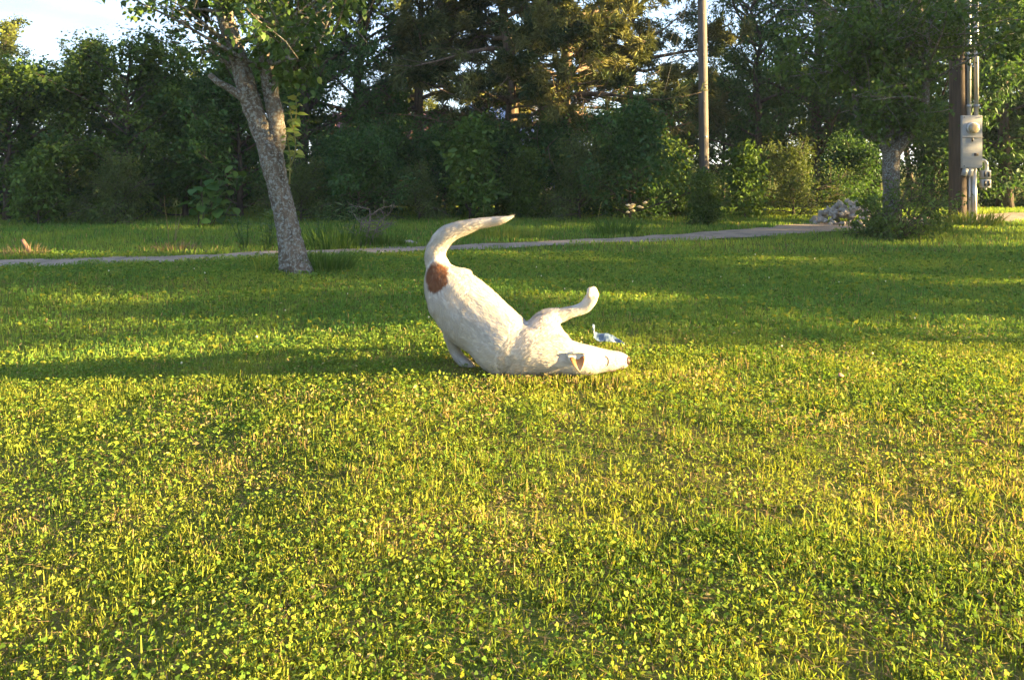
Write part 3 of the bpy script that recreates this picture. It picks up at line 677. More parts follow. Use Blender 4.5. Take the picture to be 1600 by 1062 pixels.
b = ML(1509, 262, .1); conduit([b, [b[0], b[1], 0]], .012, 'ground_wire', M_TWIG, 6)
arc = [ML(1531, 251, .09), ML(1536, 250.5, .09), ML(1540, 253, .09), ML(1541.5, 258, .09), ML(1541.5, 268, .09)]
sp, _ = smoothline(arc, np.zeros(len(arc)), 4); conduit(sp, .028, 'bent_conduit')
for j, (y0, y1) in enumerate(((266, 278.5), (280, 293))):
    c1 = (ML(1533, y0, .08) + ML(1546, y1, .08)) / 2; g = Geo(); g.add(*box(c1, (13 / S, .09, (y1 - y0) / S))); ob = link('outlet_box', g.mesh('outlet_box', M_METAL), t)
    for dx in (-.033, .033):
        g = Geo(); g.add(*box(c1 + [dx, -.047, 0], (.038, .012, .09))); link('socket_cover', g.mesh('socket_cover', M_BLACK), ob)
V, F = tube([ML(1540, 293, .08), ML(1540, 297, .08)], [.018, .012], 8); g = Geo(); g.add(V, F); link('drain_plug', g.mesh('drain_plug', M_METAL), t)
g = Geo(); g.add(*box(on_face(.06, -.22, .003), (.07, .004, .05), Rm)); link('label_plate', g.mesh('label_plate', M_TWIG), mb)
for u_, v_ in ((-.14, .42), (.14, .42), (-.14, -.42), (.14, -.42)):
    b0 = on_face(u_, v_, .0); V, F = tube([b0, b0 + fw * .012], [.009, .008], 8); g = Geo(); g.add(V, F); link('screw', g.mesh('screw', M_BLACK), mb)
for xx in (1507, 1515):
    g = Geo(); g.add(*box(ML(xx, 269, .04), (.075, .07, .13), Matrix.Rotation(.25, 3, 'Y'))); link('junction_box', g.mesh('junction_box', M_METAL), t)

# ------------------------------------------------------------------ pile of pale rocks
M_ROCK = noisy('pale_rock', (.25, .225, .19), (.40, .36, .31), 12, .9, .5, c3=(.17, .14, .11), s3=6, th=(.55, .7))
import bmesh
rms = []
for j in range(5):
    bm = bmesh.new(); bmesh.ops.create_icosphere(bm, subdivisions=1, radius=1); r_ = random.Random(j)
    for v in bm.verts: v.co = Vector((v.co.x * 1.25, v.co.y, v.co.z * .8)) * (.72 + .5 * r_.random())
    me = bpy.data.meshes.new('rock'); bm.to_mesh(me); bm.free(); me.materials.append(M_ROCK); rms.append(me)
rs = np.random.default_rng(51); pc = P(1325, 350, 12.3)
t = thing('rock_pile', 'heap of broken pale rocks at the edge of the track', 'rock pile', (pc[0], pc[1], 0))
for i in range(190):
    a = rs.random() * 6.28; r = math.sqrt(rs.random()); hh = .42 * (1 - r) ** .8
    o = link('rock', rms[rs.integers(5)], t, (r * math.cos(a) * .62, r * math.sin(a) * .5, max(.02, hh * (.75 + .3 * rs.random()))))
    s = .024 + .032 * rs.random(); o.scale = (s, s, s); o.rotation_euler = tuple(rs.random(3) * 6.28)
for x, y, s, lab in ((640, 381, .075, 'pale flat stone on the verge left of the dog\'s tail'), (1441, 341, .09, 'pale stone half hidden by the bush beside the track')):
    Y = FPX * CAMH / (y - HY) ; q = P(x, y, Y); o = link('stone', rms[1], None, (q[0], q[1], .02)); o.scale = (s * 1.3, s * .8, s * .55); o.rotation_euler = (.1, .2, .7); tag(o, lab, 'stone')

# ------------------------------------------------------------------ buildings glimpsed behind the cedars
M_RED = noisy('red_siding', (.105, .040, .045), (.16, .066, .070), 5, .8, .2, (8, 8, .3))
M_TIN = noisy('pale_blue_tin', (.17, .21, .29), (.25, .29, .36), 3, .5, .1, (9, 1, 1))
M_TRIM = noisy('grey_trim', (.3, .3, .3), (.45, .44, .42), 5, .7, .1)
def barn(name, label, x0, x1, Y, wall_h, ridge_h, depth, mw, mr, door_x):
    X0, X1 = (x0 - CX) / FPX * Y, (x1 - CX) / FPX * Y; cx = (X0 + X1) / 2; w = X1 - X0
    t = thing(name, label, 'building', (cx, Y, 0))
    n = int(w / .32); bw = w / n
    g = Geo(); g.add(*box((0, depth / 2, wall_h / 2), (w - .04, depth, wall_h))); wl = link('wall', g.mesh('wall', mw), t)
    g = Geo(); g.add(*box((0, 0, 0), (bw - .015, .03, wall_h - .02))); pm = g.mesh('plank', mw)
    for i in range(n): link('plank', pm, wl, (-w / 2 + bw * (i + .5), -.013, wall_h / 2))
    g = Geo(); e = .3
    V = np.array([[-w / 2 - e, -e, wall_h], [w / 2 + e, -e, wall_h], [w / 2 + e, depth / 2, ridge_h], [-w / 2 - e, depth / 2, ridge_h], [-w / 2 - e, depth + e, wall_h], [w / 2 + e, depth + e, wall_h]])
    V = np.concatenate([V, V + [0, 0, .06]]); Fq = [[0, 3, 2, 1], [3, 4, 5, 2], [6, 7, 8, 9], [9, 8, 11, 10], [0, 1, 7, 6], [4, 10, 11, 5], [0, 6, 9, 3], [3, 9, 10, 4], [1, 2, 8, 7], [2, 5, 11, 8]]
    g.add(V, Fq); rf = link('roof', g.mesh('roof', mr), t)
    sl = math.atan2(ridge_h - wall_h, depth / 2 + e); ln = math.hypot(ridge_h - wall_h, depth / 2 + e)
    g = Geo(); g.add(*box((0, 0, 0), (.035, ln, .03))); rm = g.mesh('roof_seam', mr)
    for i in range(int(w / .45) + 1):
        o = link('roof_seam', rm, rf, (-w / 2 + .45 * i, (depth / 2 - e) / 2, (wall_h + ridge_h) / 2 + .07)); o.rotation_euler = (sl, 0, 0)
    g = Geo(); g.add(*box((door_x, -.04, .95), (.9, .04, 1.9))); link('door', g.mesh('door', M_TRIM), t)
barn('red_barn', 'red building with seamed red roof hidden behind the cedar branches', 505, 712, 24, 1.15, 2.75, 5, M_RED, M_RED, -.6)
barn('tin_shed', 'pale blue metal roofed shed seen behind the leaning cedar trunk', 738, 905, 27, 1.0, 3.3, 5, M_TIN, M_TIN, .5)
ob_ = P(621, 282, 12.3); t = thing('orange_flower', 'bright orange flower on a tall stem before the dark shrubs', 'flower', (ob_[0], ob_[1], 0)); rs = np.random.default_rng(3)
V, F = tube(bent(rs, [0, 0, 0], [.05, 0, 1], ob_[2], 6, 0, .03), np.linspace(.006, .003, 7), 5); g = Geo(); g.add(V, F, (.06, .11, .025)); tipz = V[:, 2].max(); tp = V[V[:, 2].argmax()]; link('stem', g.mesh('flower_stem', M_SHOOT, True), t)
a = np.arange(9) * .698; g = Geo(); V, F, k = leaves(np.tile(tp, (9, 1)), np.c_[np.cos(a), np.sin(a), .35 + 0 * a], np.tile([0, 0, 1.], (9, 1)), .055, .03, .3, True, .2); g.add(V, F, (.55, .11, .02)); link('petals', g.mesh('petals', M_SHOOT), t)

# ------------------------------------------------------------------ weeds, twigs and tufts along the verge
def on_ground(x, y): d = FPX * CAMH / (y - HY); return P(x, y, d)
def tuft(name, label, x, y, n, h, w, spread, cols, lean=.5, seed=0, group=None):
    """one clump of long grass blades"""
    rs = np.random.default_rng(seed); c = on_ground(x, y); g = Geo()
    a = rs.random(n) * 6.28; r = spread * np.sqrt(rs.random(n)); hh = h * (.5 + .6 * rs.random(n)); le = np.abs(rs.normal(lean * .4, lean * .6, n))
    base = np.c_[r * np.cos(a), r * np.sin(a) * .7, np.full(n, -.01)]; o = np.c_[np.cos(a), np.sin(a), 0 * a]; f = rs.random(n) * 6.28; s = np.c_[np.cos(f), np.sin(f), 0 * f] * w / 2
    lv = [(0, 1.), (.4, 1.), (.75, .75), (1, .12)]; V = []
    for u, ww in lv:
        V += [base + (o * (np.sin(le * u * 1.6) * u)[:, None] + np.array([0, 0, 1]) * (np.cos(le * u * 1.3) * u)[:, None]) * hh[:, None] + k * s * ww for k in (-1, 1)]
    V = np.stack(V, 1); f0 = np.array([[0, 1, 3, 2], [2, 3, 5, 4], [4, 5, 7, 6]]); F = (np.arange(n)[:, None, None] * 8 + f0[None]).reshape(-1, 4)
    c0, c1 = np.array(cols[0]), np.array(cols[1]); col = c0 + (c1 - c0) * rs.random((n, 1)); g.add(V, F, np.repeat(col, 8, 0))
    o_ = link(name, g.mesh(name, M_GRASS), None, (c[0], c[1], gh(c[0], c[1]))); return tag(o_, label, 'grass tuft', group)
TG = 'tufts of long grass on the lawn and verge'; GRN = ((.05, .11, .02), (.12, .19, .035)); DRY = ((.16, .12, .06), (.30, .23, .12)); YGR = ((.12, .19, .03), (.28, .30, .05))
for i, a in enumerate([
    ('dark long grass clump hugging the right side of the leaning trunk', 505, 425, 520, .22, .008, .28, GRN),
    ('yellow green spiky clump left of the leaning trunk', 412, 428, 26, .26, .012, .09, YGR),
    ('short green clump at the left foot of the leaning trunk', 445, 430, 120, .09, .008, .13, GRN),
    ('tall green clump on the verge right of the leaning trunk', 520, 388, 300, .28, .010, .36, GRN),
    ('tall green clump on the verge next to the bare grey twigs', 600, 384, 220, .26, .009, .30, GRN),
    ('dry straw clump on the far left verge around the cut stalk', 40, 400, 110, .15, .008, .22, DRY),
    ('dry straw clump on the verge left of the leaning trunk', 275, 390, 110, .14, .008, .28, DRY),
    ('sunny yellow clump on the verge below the dog\'s tail tip', 790, 372, 260, .22, .010, .55, YGR),
    ('sunny yellow grass patch at the foot of the meter pole', 1510, 352, 520, .26, .011, .55, YGR),
    ('yellow grass patch between the bush and the meter pole', 1452, 362, 300, .20, .010, .35, YGR),
    ('green clump on the verge in front of the broad dark shrub', 960, 366, 160, .30, .010, .30, GRN)]):
    tuft('grass_tuft', a[0], a[1], a[2], a[3], a[4], a[5], a[6], a[7], seed=60 + i, group=TG)

def weed(label, x, y, h, stems, leafL, leafW, cols, seed, lean=.15, per=9, name='weed_plant', spread=.05):
    rs = np.random.default_rng(seed); c = on_ground(x, y); t = thing(name, label, 'weed', (c[0], c[1], gh(c[0], c[1])), 'weeds standing on the verge')
    tb, pos, dr = [], [], []
    for i in range(stems):
        az = rs.random() * 6.28; b = bent(rs, [spread * math.cos(az), spread * math.sin(az), 0], [lean * math.cos(az), lean * math.sin(az), 1], h * (.6 + .5 * rs.random()), 7, -.05, .07); tb.append((b, np.linspace(.006, .002, 8), 5))
        for j in range(per):
            u = .15 + .85 * j / per; k = min(int(u * 7), 6); a = rs.random() * 6.28; pos.append(b[k] + (b[k + 1] - b[k]) * (u * 7 - k)); dr.append([math.cos(a), math.sin(a), .55])
    g = Geo()
    for p, r, k in tb: V, F = tube(p, r, k); g.add(V, F, np.array(cols[0]) * 1.2)
    link('stems', g.mesh('weed_stems', M_SHOOT, True), t)
    pos, dr = np.array(pos), np.array(dr); n = len(pos); g = Geo(); l = leafL * (.6 + .6 * rs.random(n)); V, F, k = leaves(pos, dr, np.tile([0, 0, 1.], (n, 1)) + rs.normal(0, .3, (n, 3)), l, l * leafW / leafL, .3, True, .25)
    g.add(V, F, np.repeat(np.array(cols[0]) + (np.array(cols[1]) - np.array(cols[0])) * rs.random((n, 1)), k, 0)); stuff(link('foliage', g.mesh('weed_foliage', M_SHOOT), t)); return t
W = ((.05, .11, .025), (.12, .19, .04))
weed('tall pointed weed just left of the leaning trunk', 418, 388, .55, 8, .13, .025, W, 71, per=12)
weed('slender feathery weed further left of the leaning trunk', 385, 385, .6, 6, .08, .014, W, 72, .3, 16)
weed('tall weed with drooping leaves on the verge right of the trunk', 500, 384, .5, 8, .10, .02, W, 73)
weed('leafy weed on the verge beside the bare grey twigs', 545, 384, .5, 8, .11, .025, W, 74)
weed('two thin pale dry stalks rising before the dark left thicket', 270, 378, .65, 3, .03, .008, ((.22, .18, .08), (.3, .25, .1)), 75, .12, 5)
weed('thin seed stalk in front of the broad dark shrub', 931, 362, .42, 1, .02, .006, ((.22, .22, .07), (.3, .28, .1)), 76, .05, 6)
weed('thin dry stalk behind the dog\'s tail', 752, 360, .45, 1, .02, .006, ((.22, .20, .08), (.3, .26, .1)), 77, .05, 5)
fw = weed('cream flowered weed in front of the broad dark shrub', 993, 362, .36, 5, .07, .02, W, 78, .12, 7)
rs = np.random.default_rng(79)
for i in range(9):
    q = np.array([rs.normal(0, .07), rs.normal(0, .05), .36 + rs.normal(0, .035)]); V, F = tube([q - [0, 0, .012], q, q + [0, 0, .014]], [.012, .04, .012], 8); g = Geo(); g.add(V + rs.normal(0, .005, V.shape), F, (.70, .62, .42)); link('flower_head', g.mesh('flower_head', M_SHOOT, True), fw)
# bare grey twigs
rs = np.random.default_rng(81); c = on_ground(571, 386); tb = []
for i in range(3):
    m_ = bent(rs, [.05 * i - .05, 0, 0], [.25 * (i - 1), 0, 1], .34 + .12 * (i == 1), 6, 0, .1); tb.append((m_, np.linspace(.013, .006, 7), 6))
    for j in range(7):
        b = bent(rs, m_[2 + j % 5], [1.0 * rs.choice([-1, 1, 1]), rs.normal(0, .5), .5], .16 + .2 * rs.random(), 5, .1, .2); tb.append((b, np.linspace(.006, .0025, 6), 5))
        for k in range(4): tb.append((bent(rs, b[1 + k], norm(b[-1] - b[0]) + rs.normal(0, .6, 3), .1, 3, .1, .2), np.linspace(.003, .0018, 4), 4))
tag(link('dead_shrub', wood_mesh('dead_shrub', tb, M_TWIG), None, (c[0], c[1], 0)), 'small bare grey dead shrub with forked twigs on the verge', 'dead shrub')
c = on_ground(42, 398); V, F = tube([(.05, 0, 0), (.01, 0, .07), (-.04, 0, .15), (-.05, 0, .17)], [.03, .024, .02, .018], 9); g = Geo(); g.add(V, F)
M_CUT = noisy('cut_wood', (.17, .10, .065), (.27, .165, .11), 14, .85, .4)
tag(link('cut_stalk', g.mesh('cut_stalk', M_CUT, True), None, (c[0], c[1], 0)), 'reddish leaning cut stalk in the straw at the far left verge', 'stalk')
# broad leaved vine before the thicket
rs = np.random.default_rng(83); q = P(325, 330, 11.7); t = thing('broad_leaf_plant', 'broad leaved plant at the thicket foot left of the leaning trunk', 'plant', (q[0], q[1], 0), )
st = [bent(rs, rs.normal(0, .1, 3) * [1, 1, 0], [rs.normal(0, .6), rs.normal(0, .3), 1], .7 + .25 * rs.random(), 6, -.2, .12) for _ in range(9)]
link('stems', wood_mesh('vine_stems', [(p, np.linspace(.008, .004, 7), 5) for p in st], M_BARK), t)
bl = []
for j in range(3):
    g = Geo(); V, F, k = leaves(np.zeros((1, 3)), np.array([[1., 0, 0]]), np.array([[0, .1 * (j - 1), 1.]]), .19, .18, .2, True, .15); g.add(V, F, [(.04, .10, .02), (.06, .13, .025), (.09, .16, .03)][j]); bl.append(g.mesh('vine_leaf', M_LEAF))
for i in range(80):
    p = st[i % 9]; o = link('leaf', bl[i % 3], t, p[2 + rs.integers(5)] + rs.normal(0, .12, 3)); o.rotation_euler = (rs.normal(0, .35), rs.normal(.4, .35), rs.normal(-1.5, 1.1)); o.scale = [.6 + .6 * rs.random()] * 3

# ------------------------------------------------------------------ dry leaves and the torn blue scrap on the lawn
M_DEAD = noisy('dry_leaf', (.24, .12, .08), (.36, .20, .13), 40, .8, .3)
for x, y, s, rz, lab in ((1315, 607, .042, .4, 'pinkish dry leaf on the lawn right of the dog'), (1531, 706, .05, 2.0, 'dry brown leaf on the lawn nearest the right edge')):
    c = on_ground(x, y); g = Geo(); V, F, k = leaves(np.array([[-s / 2, 0, 0]]), np.array([[1., 0, .15]]), np.array([[.1, -.5, 1.]]), s, s * .6, .5, True, .3); g.add(V, F)
    o = link('fallen_leaf', g.mesh('fallen_leaf', M_DEAD), None, (c[0], c[1], gh(c[0], c[1]) + .05)); o.rotation_euler = (.12, 0, rz); tag(o, lab, 'leaf')
    sd = o.modifiers.new('thick', 'SOLIDIFY'); sd.thickness = .001
M_BLUE = noisy('blue_plastic', (.05, .085, .14), (.11, .15, .21), 30, .35, .3, spec=.5)
rs = np.random.default_rng(91); Yb = 3.99
pl = np.array([P(926, 509, Yb), P(929, 516, Yb), P(928, 524, Yb), P(936, 527, Yb), P(946, 525, Yb), P(955, 528, Yb), P(963, 533, Yb), P(975, 537, Yb - .02)])
cl, wv = smoothline(pl, np.array([.014, .028, .022, .032, .030, .024, .018, .006]), 5); g = Geo(); m_ = 6; V = []
for i, (p, w_) in enumerate(zip(cl, wv)):
    for j in range(m_):
        u = j / (m_ - 1) - .5; V.append(p + np.array([.15 * u, .9 * u, 1.1 * u if i < 8 else .8 * u]) * w_ * 1.5 + rs.normal(0, .0012, 3) + [0, 0, .006 * math.cos(u * 7 + i * .3)])
ii = np.arange(len(cl) * m_).reshape(len(cl), m_); F = np.stack([ii[:-1, :-1], ii[1:, :-1], ii[1:, 1:], ii[:-1, 1:]], -1).reshape(-1, 4); g.add(np.array(V), F)
o = link('plastic_scrap', g.mesh('plastic_scrap', M_BLUE, True)); tag(o, 'torn pale blue plastic scrap on the grass beyond the dog\'s head', 'scrap')
sd = o.modifiers.new('thick', 'SOLIDIFY'); sd.thickness = .0012

# ------------------------------------------------------------------ the dog
LOFTS = [  # name, flow direction along the list, sections (x, y, depth, in-plane radius, depth radius) in picture pixels
    ('torso', -1, [(682, 408, 3.72, 13, 19), (690, 432, 3.71, 30.5, 33), (709, 461, 3.68, 45, 42), (734, 489, 3.64, 50.5, 44), (766, 515, 3.58, 48.5, 45), (791, 541, 3.52, 49.5, 44), (806, 551, 3.51, 42, 38)]),
    ('neck', -1, [(806, 548, 3.51, 46, 42), (832, 548, 3.49, 42.5, 40), (856, 552, 3.47, 36, 35), (880, 557, 3.46, 29.5, 30), (903, 561, 3.45, 25.5, 28), (924, 562.5, 3.45, 22.5, 25), (942, 563, 3.45, 18.5, 19), (957, 563, 3.45, 15.5, 16.5), (967, 563, 3.45, 14, 15), (973, 563.5, 3.45, 12, 13)]),
    ('upper_arm', 1, [(824, 540, 3.49, 30, 26), (846, 520, 3.50, 27, 24), (857, 506, 3.53, 20, 18), (862, 496, 3.55, 13, 12)]),
    ('forearm', 1, [(842, 496, 3.56, 7, 8), (852, 495, 3.56, 12, 12), (868, 494, 3.56, 12.8, 11.5), (888, 488.5, 3.56, 9.8, 9.5), (906, 483, 3.56, 8.9, 8.7), (916, 477, 3.56, 9.8, 9.6), (923, 468, 3.56, 10.5, 12), (927.5, 459, 3.56, 9, 11.5), (928.5, 455, 3.56, 6, 8)]),
    ('far_arm', 1, [(822, 535, 3.58, 30, 26), (838, 512, 3.61, 19, 18), (845, 500, 3.62, 12, 12), (858, 503, 3.63, 10, 10), (880, 530, 3.65, 9.5, 9.5), (897, 548, 3.66, 9.5, 10), (908, 556, 3.66, 7, 9)]),
    ('hind_leg', 1, [(692, 440, 3.66, 28, 22), (705, 476, 3.63, 37, 26), (713, 503, 3.65, 22, 17), (704, 523, 3.68, 11, 11), (709, 543, 3.70, 8.8, 8.5), (716, 557, 3.70, 8.6, 9), (725, 566, 3.69, 9, 11), (733, 570, 3.68, 6.5, 10)]),
    ('far_hind_leg', 1, [(712, 440, 3.78, 30, 22), (724, 476, 3.83, 32, 24), (738, 503, 3.86, 20, 16), (735, 520, 3.88, 11, 11), (742, 534, 3.89, 8.5, 8.5), (750, 545, 3.89, 8.5, 9), (759, 551, 3.88, 7, 10)]),
    ('tail', 1, [(688, 425, 3.72, 21, 17), (680, 404, 3.72, 17, 15), (683, 386, 3.72, 15.5, 14), (695, 370, 3.71, 15, 13), (717, 358.5, 3.70, 12.8, 12), (743, 350.5, 3.69, 10, 10), (768, 347, 3.68, 8.2, 8), (787, 344, 3.67, 5.8, 6), (804, 337, 3.67, .8, 1)]),
]
g = Geo(); FL_P, FL_D = [], []
K = 20; ang = np.arange(K) * 2 * np.pi / K
def add_loft(sec, fl):
    w = np.array([P(*s[:3]) for s in sec]); r = np.array([[s[3] / ppm(s[2]), s[4] / ppm(s[2])] for s in sec])
    p, r = smoothline(w, r, 6); r = np.maximum(r, .0015); T = norm(np.gradient(p, axis=0)); Nn = norm(np.cross(T, [0, 1., 0])); Bb = np.cross(T, Nn)
    # rounded ends
    for end in (0, -1):
        t = -T[0] if end == 0 else T[-1]; q, rr, nn, bb = p[end], r[end], Nn[end], Bb[end]; e = []
        for a in (.5, .9, 1.25): e.append((q + t * rr.mean() * math.sin(a) * .8, rr * math.cos(a), nn, bb))
        if end == 0: e = e[::-1]
        P_, R_, N_, B_ = [np.array([x[k] for x in e]) for k in range(4)]
        p, r, Nn, Bb = [np.concatenate([a, b] if end == 0 else [b, a]) for a, b in ((P_, p), (R_, r), (N_, Nn), (B_, Bb))]; T = np.concatenate([T[:1]] * 3 + [T]) if end == 0 else np.concatenate([T] + [T[-1:]] * 3)
    V = p[:, None] + r[:, :1, None] * np.cos(ang)[None, :, None] * Nn[:, None] + r[:, 1:, None] * np.sin(ang)[None, :, None] * Bb[:, None]
    n = len(p); i = np.arange(n - 1)[:, None] * K; j = np.arange(K)[None]; j2 = (j + 1) % K
    F = np.stack([i + j, i + j2, i + K + j2, i + K + j], -1).reshape(-1, 4); F = np.concatenate([F[:, [0, 1, 2]], F[:, [0, 2, 3]]])
    V = np.concatenate([V.reshape(-1, 3), p[[0]], p[[-1]]]); j = np.arange(K); j2 = (j + 1) % K
    F = np.concatenate([F, np.stack([j2, j, np.full(K, n * K)], 1), np.stack([(n - 1) * K + j, (n - 1) * K + j2, np.full(K, n * K + 1)], 1)])
    g.add(V, F); FL_P.append(p); FL_D.append(T * fl)
for nm, fl, sec in LOFTS: add_loft(sec, fl)
# toes of the raised paw and of the standing paw
for dx, dy, dY in ((-4, -3, -.03), (1, -4.5, -.012), (3, -4, .012), (2, -2, .032)): add_loft([(924 + dx, 464 + dy, 3.56 + dY, 4.5, 4.5), (925 + dx, 458 + dy, 3.56 + dY, 5, 5), (926 + dx, 455 + dy, 3.56 + dY, 4, 4)], 1)
for dY in (-.028, -.009, .010, .028): add_loft([(727, 568, 3.69 + dY, 5, 5), (735, 571, 3.685 + dY, 5, 5), (738, 572, 3.685 + dY, 4, 4)], 1)
raw = link('dog_raw', g.mesh('dog_raw', None))
md = raw.modifiers.new('r', 'REMESH'); md.mode = 'VOXEL'; md.voxel_size = .0055
sm = raw.modifiers.new('s', 'SMOOTH'); sm.factor = .5; sm.iterations = 9
dme = bpy.data.meshes.new_from_object(raw.evaluated_get(bpy.context.evaluated_depsgraph_get())); dme.name = 'dog_body'
rm_ = raw.data; bpy.data.objects.remove(raw); bpy.data.meshes.remove(rm_)
nv = len(dme.vertices); DV = np.empty(nv * 3, np.float32); dme.vertices.foreach_get('co', DV); DV = DV.reshape(-1, 3).astype(float)
DN = np.empty(nv * 3, np.float32); dme.vertices.foreach_get('normal', DN); DN = DN.reshape(-1, 3).astype(float)
bump_ = (vnoise(DV[:, 0] * .9 + DV[:, 1], DV[:, 2] * 1.1 - DV[:, 1] * .6, .055, 31) - .5) * .008 + (vnoise(DV[:, 0] + DV[:, 1] * .7, DV[:, 2] + DV[:, 1] * .7, .022, 32) - .5) * .002
bump_ *= np.clip((HY + (CAMH - DV[:, 2]) / DV[:, 1] * FPX < 500) * .4 + .6, 0, 1); DV = DV + DN * bump_[:, None]; dme.vertices.foreach_set('co', DV.astype(np.float32).ravel()); dme.update()
dme.polygons.foreach_set('use_smooth', np.ones(len(dme.polygons), bool))
def coat(Vx):
    px = CX + Vx[:, 0] / Vx[:, 1] * FPX; py = HY + (CAMH - Vx[:, 2]) / Vx[:, 1] * FPX
    nz_ = (vnoise(Vx[:, 0], Vx[:, 2] + Vx[:, 1] * .3, .03, 5) - .5) + (vnoise(Vx[:, 0], Vx[:, 2], .009, 25) - .5) * .5
    c = np.tile([.42, .39, .34], (len(Vx), 1)) * (1 + .10 * (vnoise(Vx[:, 0], Vx[:, 2], .06, 6)[:, None] - .5))
    # brown patch on the near side of the rump
    pc = P(682, 433, 3.62); rad = np.sqrt(((Vx[:, 0] - pc[0]) / .062) ** 2 + ((Vx[:, 1] - pc[1]) / .13) ** 2 + ((Vx[:, 2] - pc[2]) / .074) ** 2)
    a = np.clip((1.0 - rad + nz_ * .24) / .18 + .2, 0, 1)[:, None]; c = c * (1 - a) + np.array([.16, .072, .036]) * a
    # pink skin at the throat and inner arm, grey ticking on the leg and shoulder
    pk = P(865, 515, 3.42); a = (np.exp(-((Vx - pk) ** 2).sum(1) / .10 ** 2) * .5)[:, None]; c = c * (1 - a) + np.array([.42, .31, .27]) * a
    tk = (vnoise(Vx[:, 0] * 1.1, Vx[:, 2] + Vx[:, 1] * .5, .016, 17) > .86) & (np.exp(-((Vx - P(880, 490, 3.42)) ** 2).sum(1) / .13 ** 2) + np.exp(-((Vx - P(805, 512, 3.40)) ** 2).sum(1) / .06 ** 2) > .35); c[tk] *= .62
    return c
at_ = dme.attributes.new('Col', 'FLOAT_COLOR', 'POINT'); at_.data.foreach_set('color', np.c_[coat(DV), np.ones(nv)].astype(np.float32).ravel())
M_COAT, nt, b = nodes('dog_coat')
at2 = N(nt, 'ShaderNodeAttribute', attribute_name='Col'); nt.links.new(at2.outputs['Color'], b.inputs['Base Color']); b.inputs['Roughness'].default_value = .8; b.inputs['Specular IOR Level'].default_value = .15
tcd = N(nt, 'ShaderNodeTexCoord'); mpd = N(nt, 'ShaderNodeMapping'); mpd.vector_type = 'TEXTURE'; mpd.inputs['Rotation'].default_value = (0, math.radians(48), 0); mpd.inputs['Scale'].default_value = (7.0, 1, 1)
nt.links.new(tcd.outputs['Object'], mpd.inputs[0]); nzz = N(nt, 'ShaderNodeTexNoise'); nzz.inputs['Scale'].default_value = 75; nzz.inputs['Detail'].default_value = 5; nzz.inputs['Roughness'].default_value = .6; nt.links.new(mpd.outputs[0], nzz.inputs['Vector'])
bp = N(nt, 'ShaderNodeBump'); bp.inputs['Strength'].default_value = .3; bp.inputs['Distance'].default_value = .010
nt.links.new(nzz.outputs[0], bp.inputs['Height']); nt.links.new(bp.outputs[0], b.inputs['Normal'])
dme.materials.append(M_COAT)
dog = thing('dog', 'white dog with a brown rump patch rolling head down on the lawn', 'dog', (0, 0, 0))
body = link('body', dme, dog)
# short coat of fur
rs = np.random.default_rng(101); nf = 64000
fl_p, fl_d = np.concatenate(FL_P), np.concatenate(FL_D)
tri = np.array([p.vertices[:3] for p in dme.polygons] + [[p.vertices[0], p.vertices[2], p.vertices[3]] for p in dme.polygons if len(p.vertices) == 4])
ar = np.linalg.norm(np.cross(DV[tri[:, 1]] - DV[tri[:, 0]], DV[tri[:, 2]] - DV[tri[:, 0]]), axis=1); ti = rs.choice(len(tri), nf, p=ar / ar.sum())
u = rs.random((nf, 2)); sw = u.sum(1) > 1; u[sw] = 1 - u[sw]; bw_ = np.c_[1 - u.sum(1), u]
fp = (DV[tri[ti]] * bw_[:, :, None]).sum(1); fn = norm((DN[tri[ti]] * bw_[:, :, None]).sum(1))
near = np.empty(nf, int)
for s in range(0, nf, 4000): near[s:s + 4000] = ((fp[s:s + 4000, None] - fl_p[None]) ** 2).sum(2).argmin(1)
fd = fl_d[near]; fd = norm(fd - fn * (fd * fn).sum(1, keepdims=True))
sw_ = (vnoise(fp[:, 0] + fp[:, 1], fp[:, 2], .05, 21) - .5)[:, None] * 1.0; fs = np.cross(fd, fn); fd = norm(fd + fs * sw_ * .6 + rs.normal(0, .10, (nf, 3)))
lift = .05 + .17 * vnoise(fp[:, 0] * 1.7, fp[:, 2] + fp[:, 1], .022, 23)[:, None]; ln = (.011 + .010 * rs.random((nf, 1)))
px_ = CX + fp[:, 0] / fp[:, 1] * FPX; ln[(px_ > 890)] *= .45
tip = fp + (fd + fn * lift) * ln; sd_ = norm(np.cross(fd, fn)) * .0015
g = Geo(); V = np.stack([fp - sd_, fp + sd_, tip], 1); cc = coat(fp) * (.86 + .24 * rs.random((nf, 1))); g.add(V, np.arange(nf * 3).reshape(-1, 3), np.repeat(cc, 3, 0))
M_FUR = foliage('dog_fur', trans=.25, rough=.8, spec=.1, warm=(1, .97, .92))
stuff(link('fur', g.mesh('dog_fur', M_FUR), body))
from mathutils.bvhtree import BVHTree
bvh = BVHTree.FromPolygons([tuple(v) for v in DV], [tuple(t) for t in tri])
def hit(x, y, out=0.0):
    d = P(x, y, 1.0) - np.array([0, 0, CAMH]); d = d / np.linalg.norm(d); r = bvh.ray_cast(Vector((0, 0, CAMH)), Vector(d))
    return (np.array(r[0]) + np.array(r[1]) * out) if r[0] else P(x, y, 3.42)
M_NOSE = noisy('nose_leather', (.030, .016, .013), (.06, .032, .026), 90, .45, .4, dist=.002)
M_LINE = noisy('dark_lid', (.05, .03, .025), (.12, .07, .05), 60, .7, .1)
c = P(979, 563.5, 3.44); bm = bmesh.new(); bmesh.ops.create_uvsphere(bm, u_segments=16, v_segments=10, radius=1)
for v in bm.verts:
    v.co = Vector((v.co.x * .017, v.co.y * .023, v.co.z * .021)); 
    if v.co.x > .004 and abs(abs(v.co.y) - .010) < .005 and abs(v.co.z) < .008: v.co.x -= .006
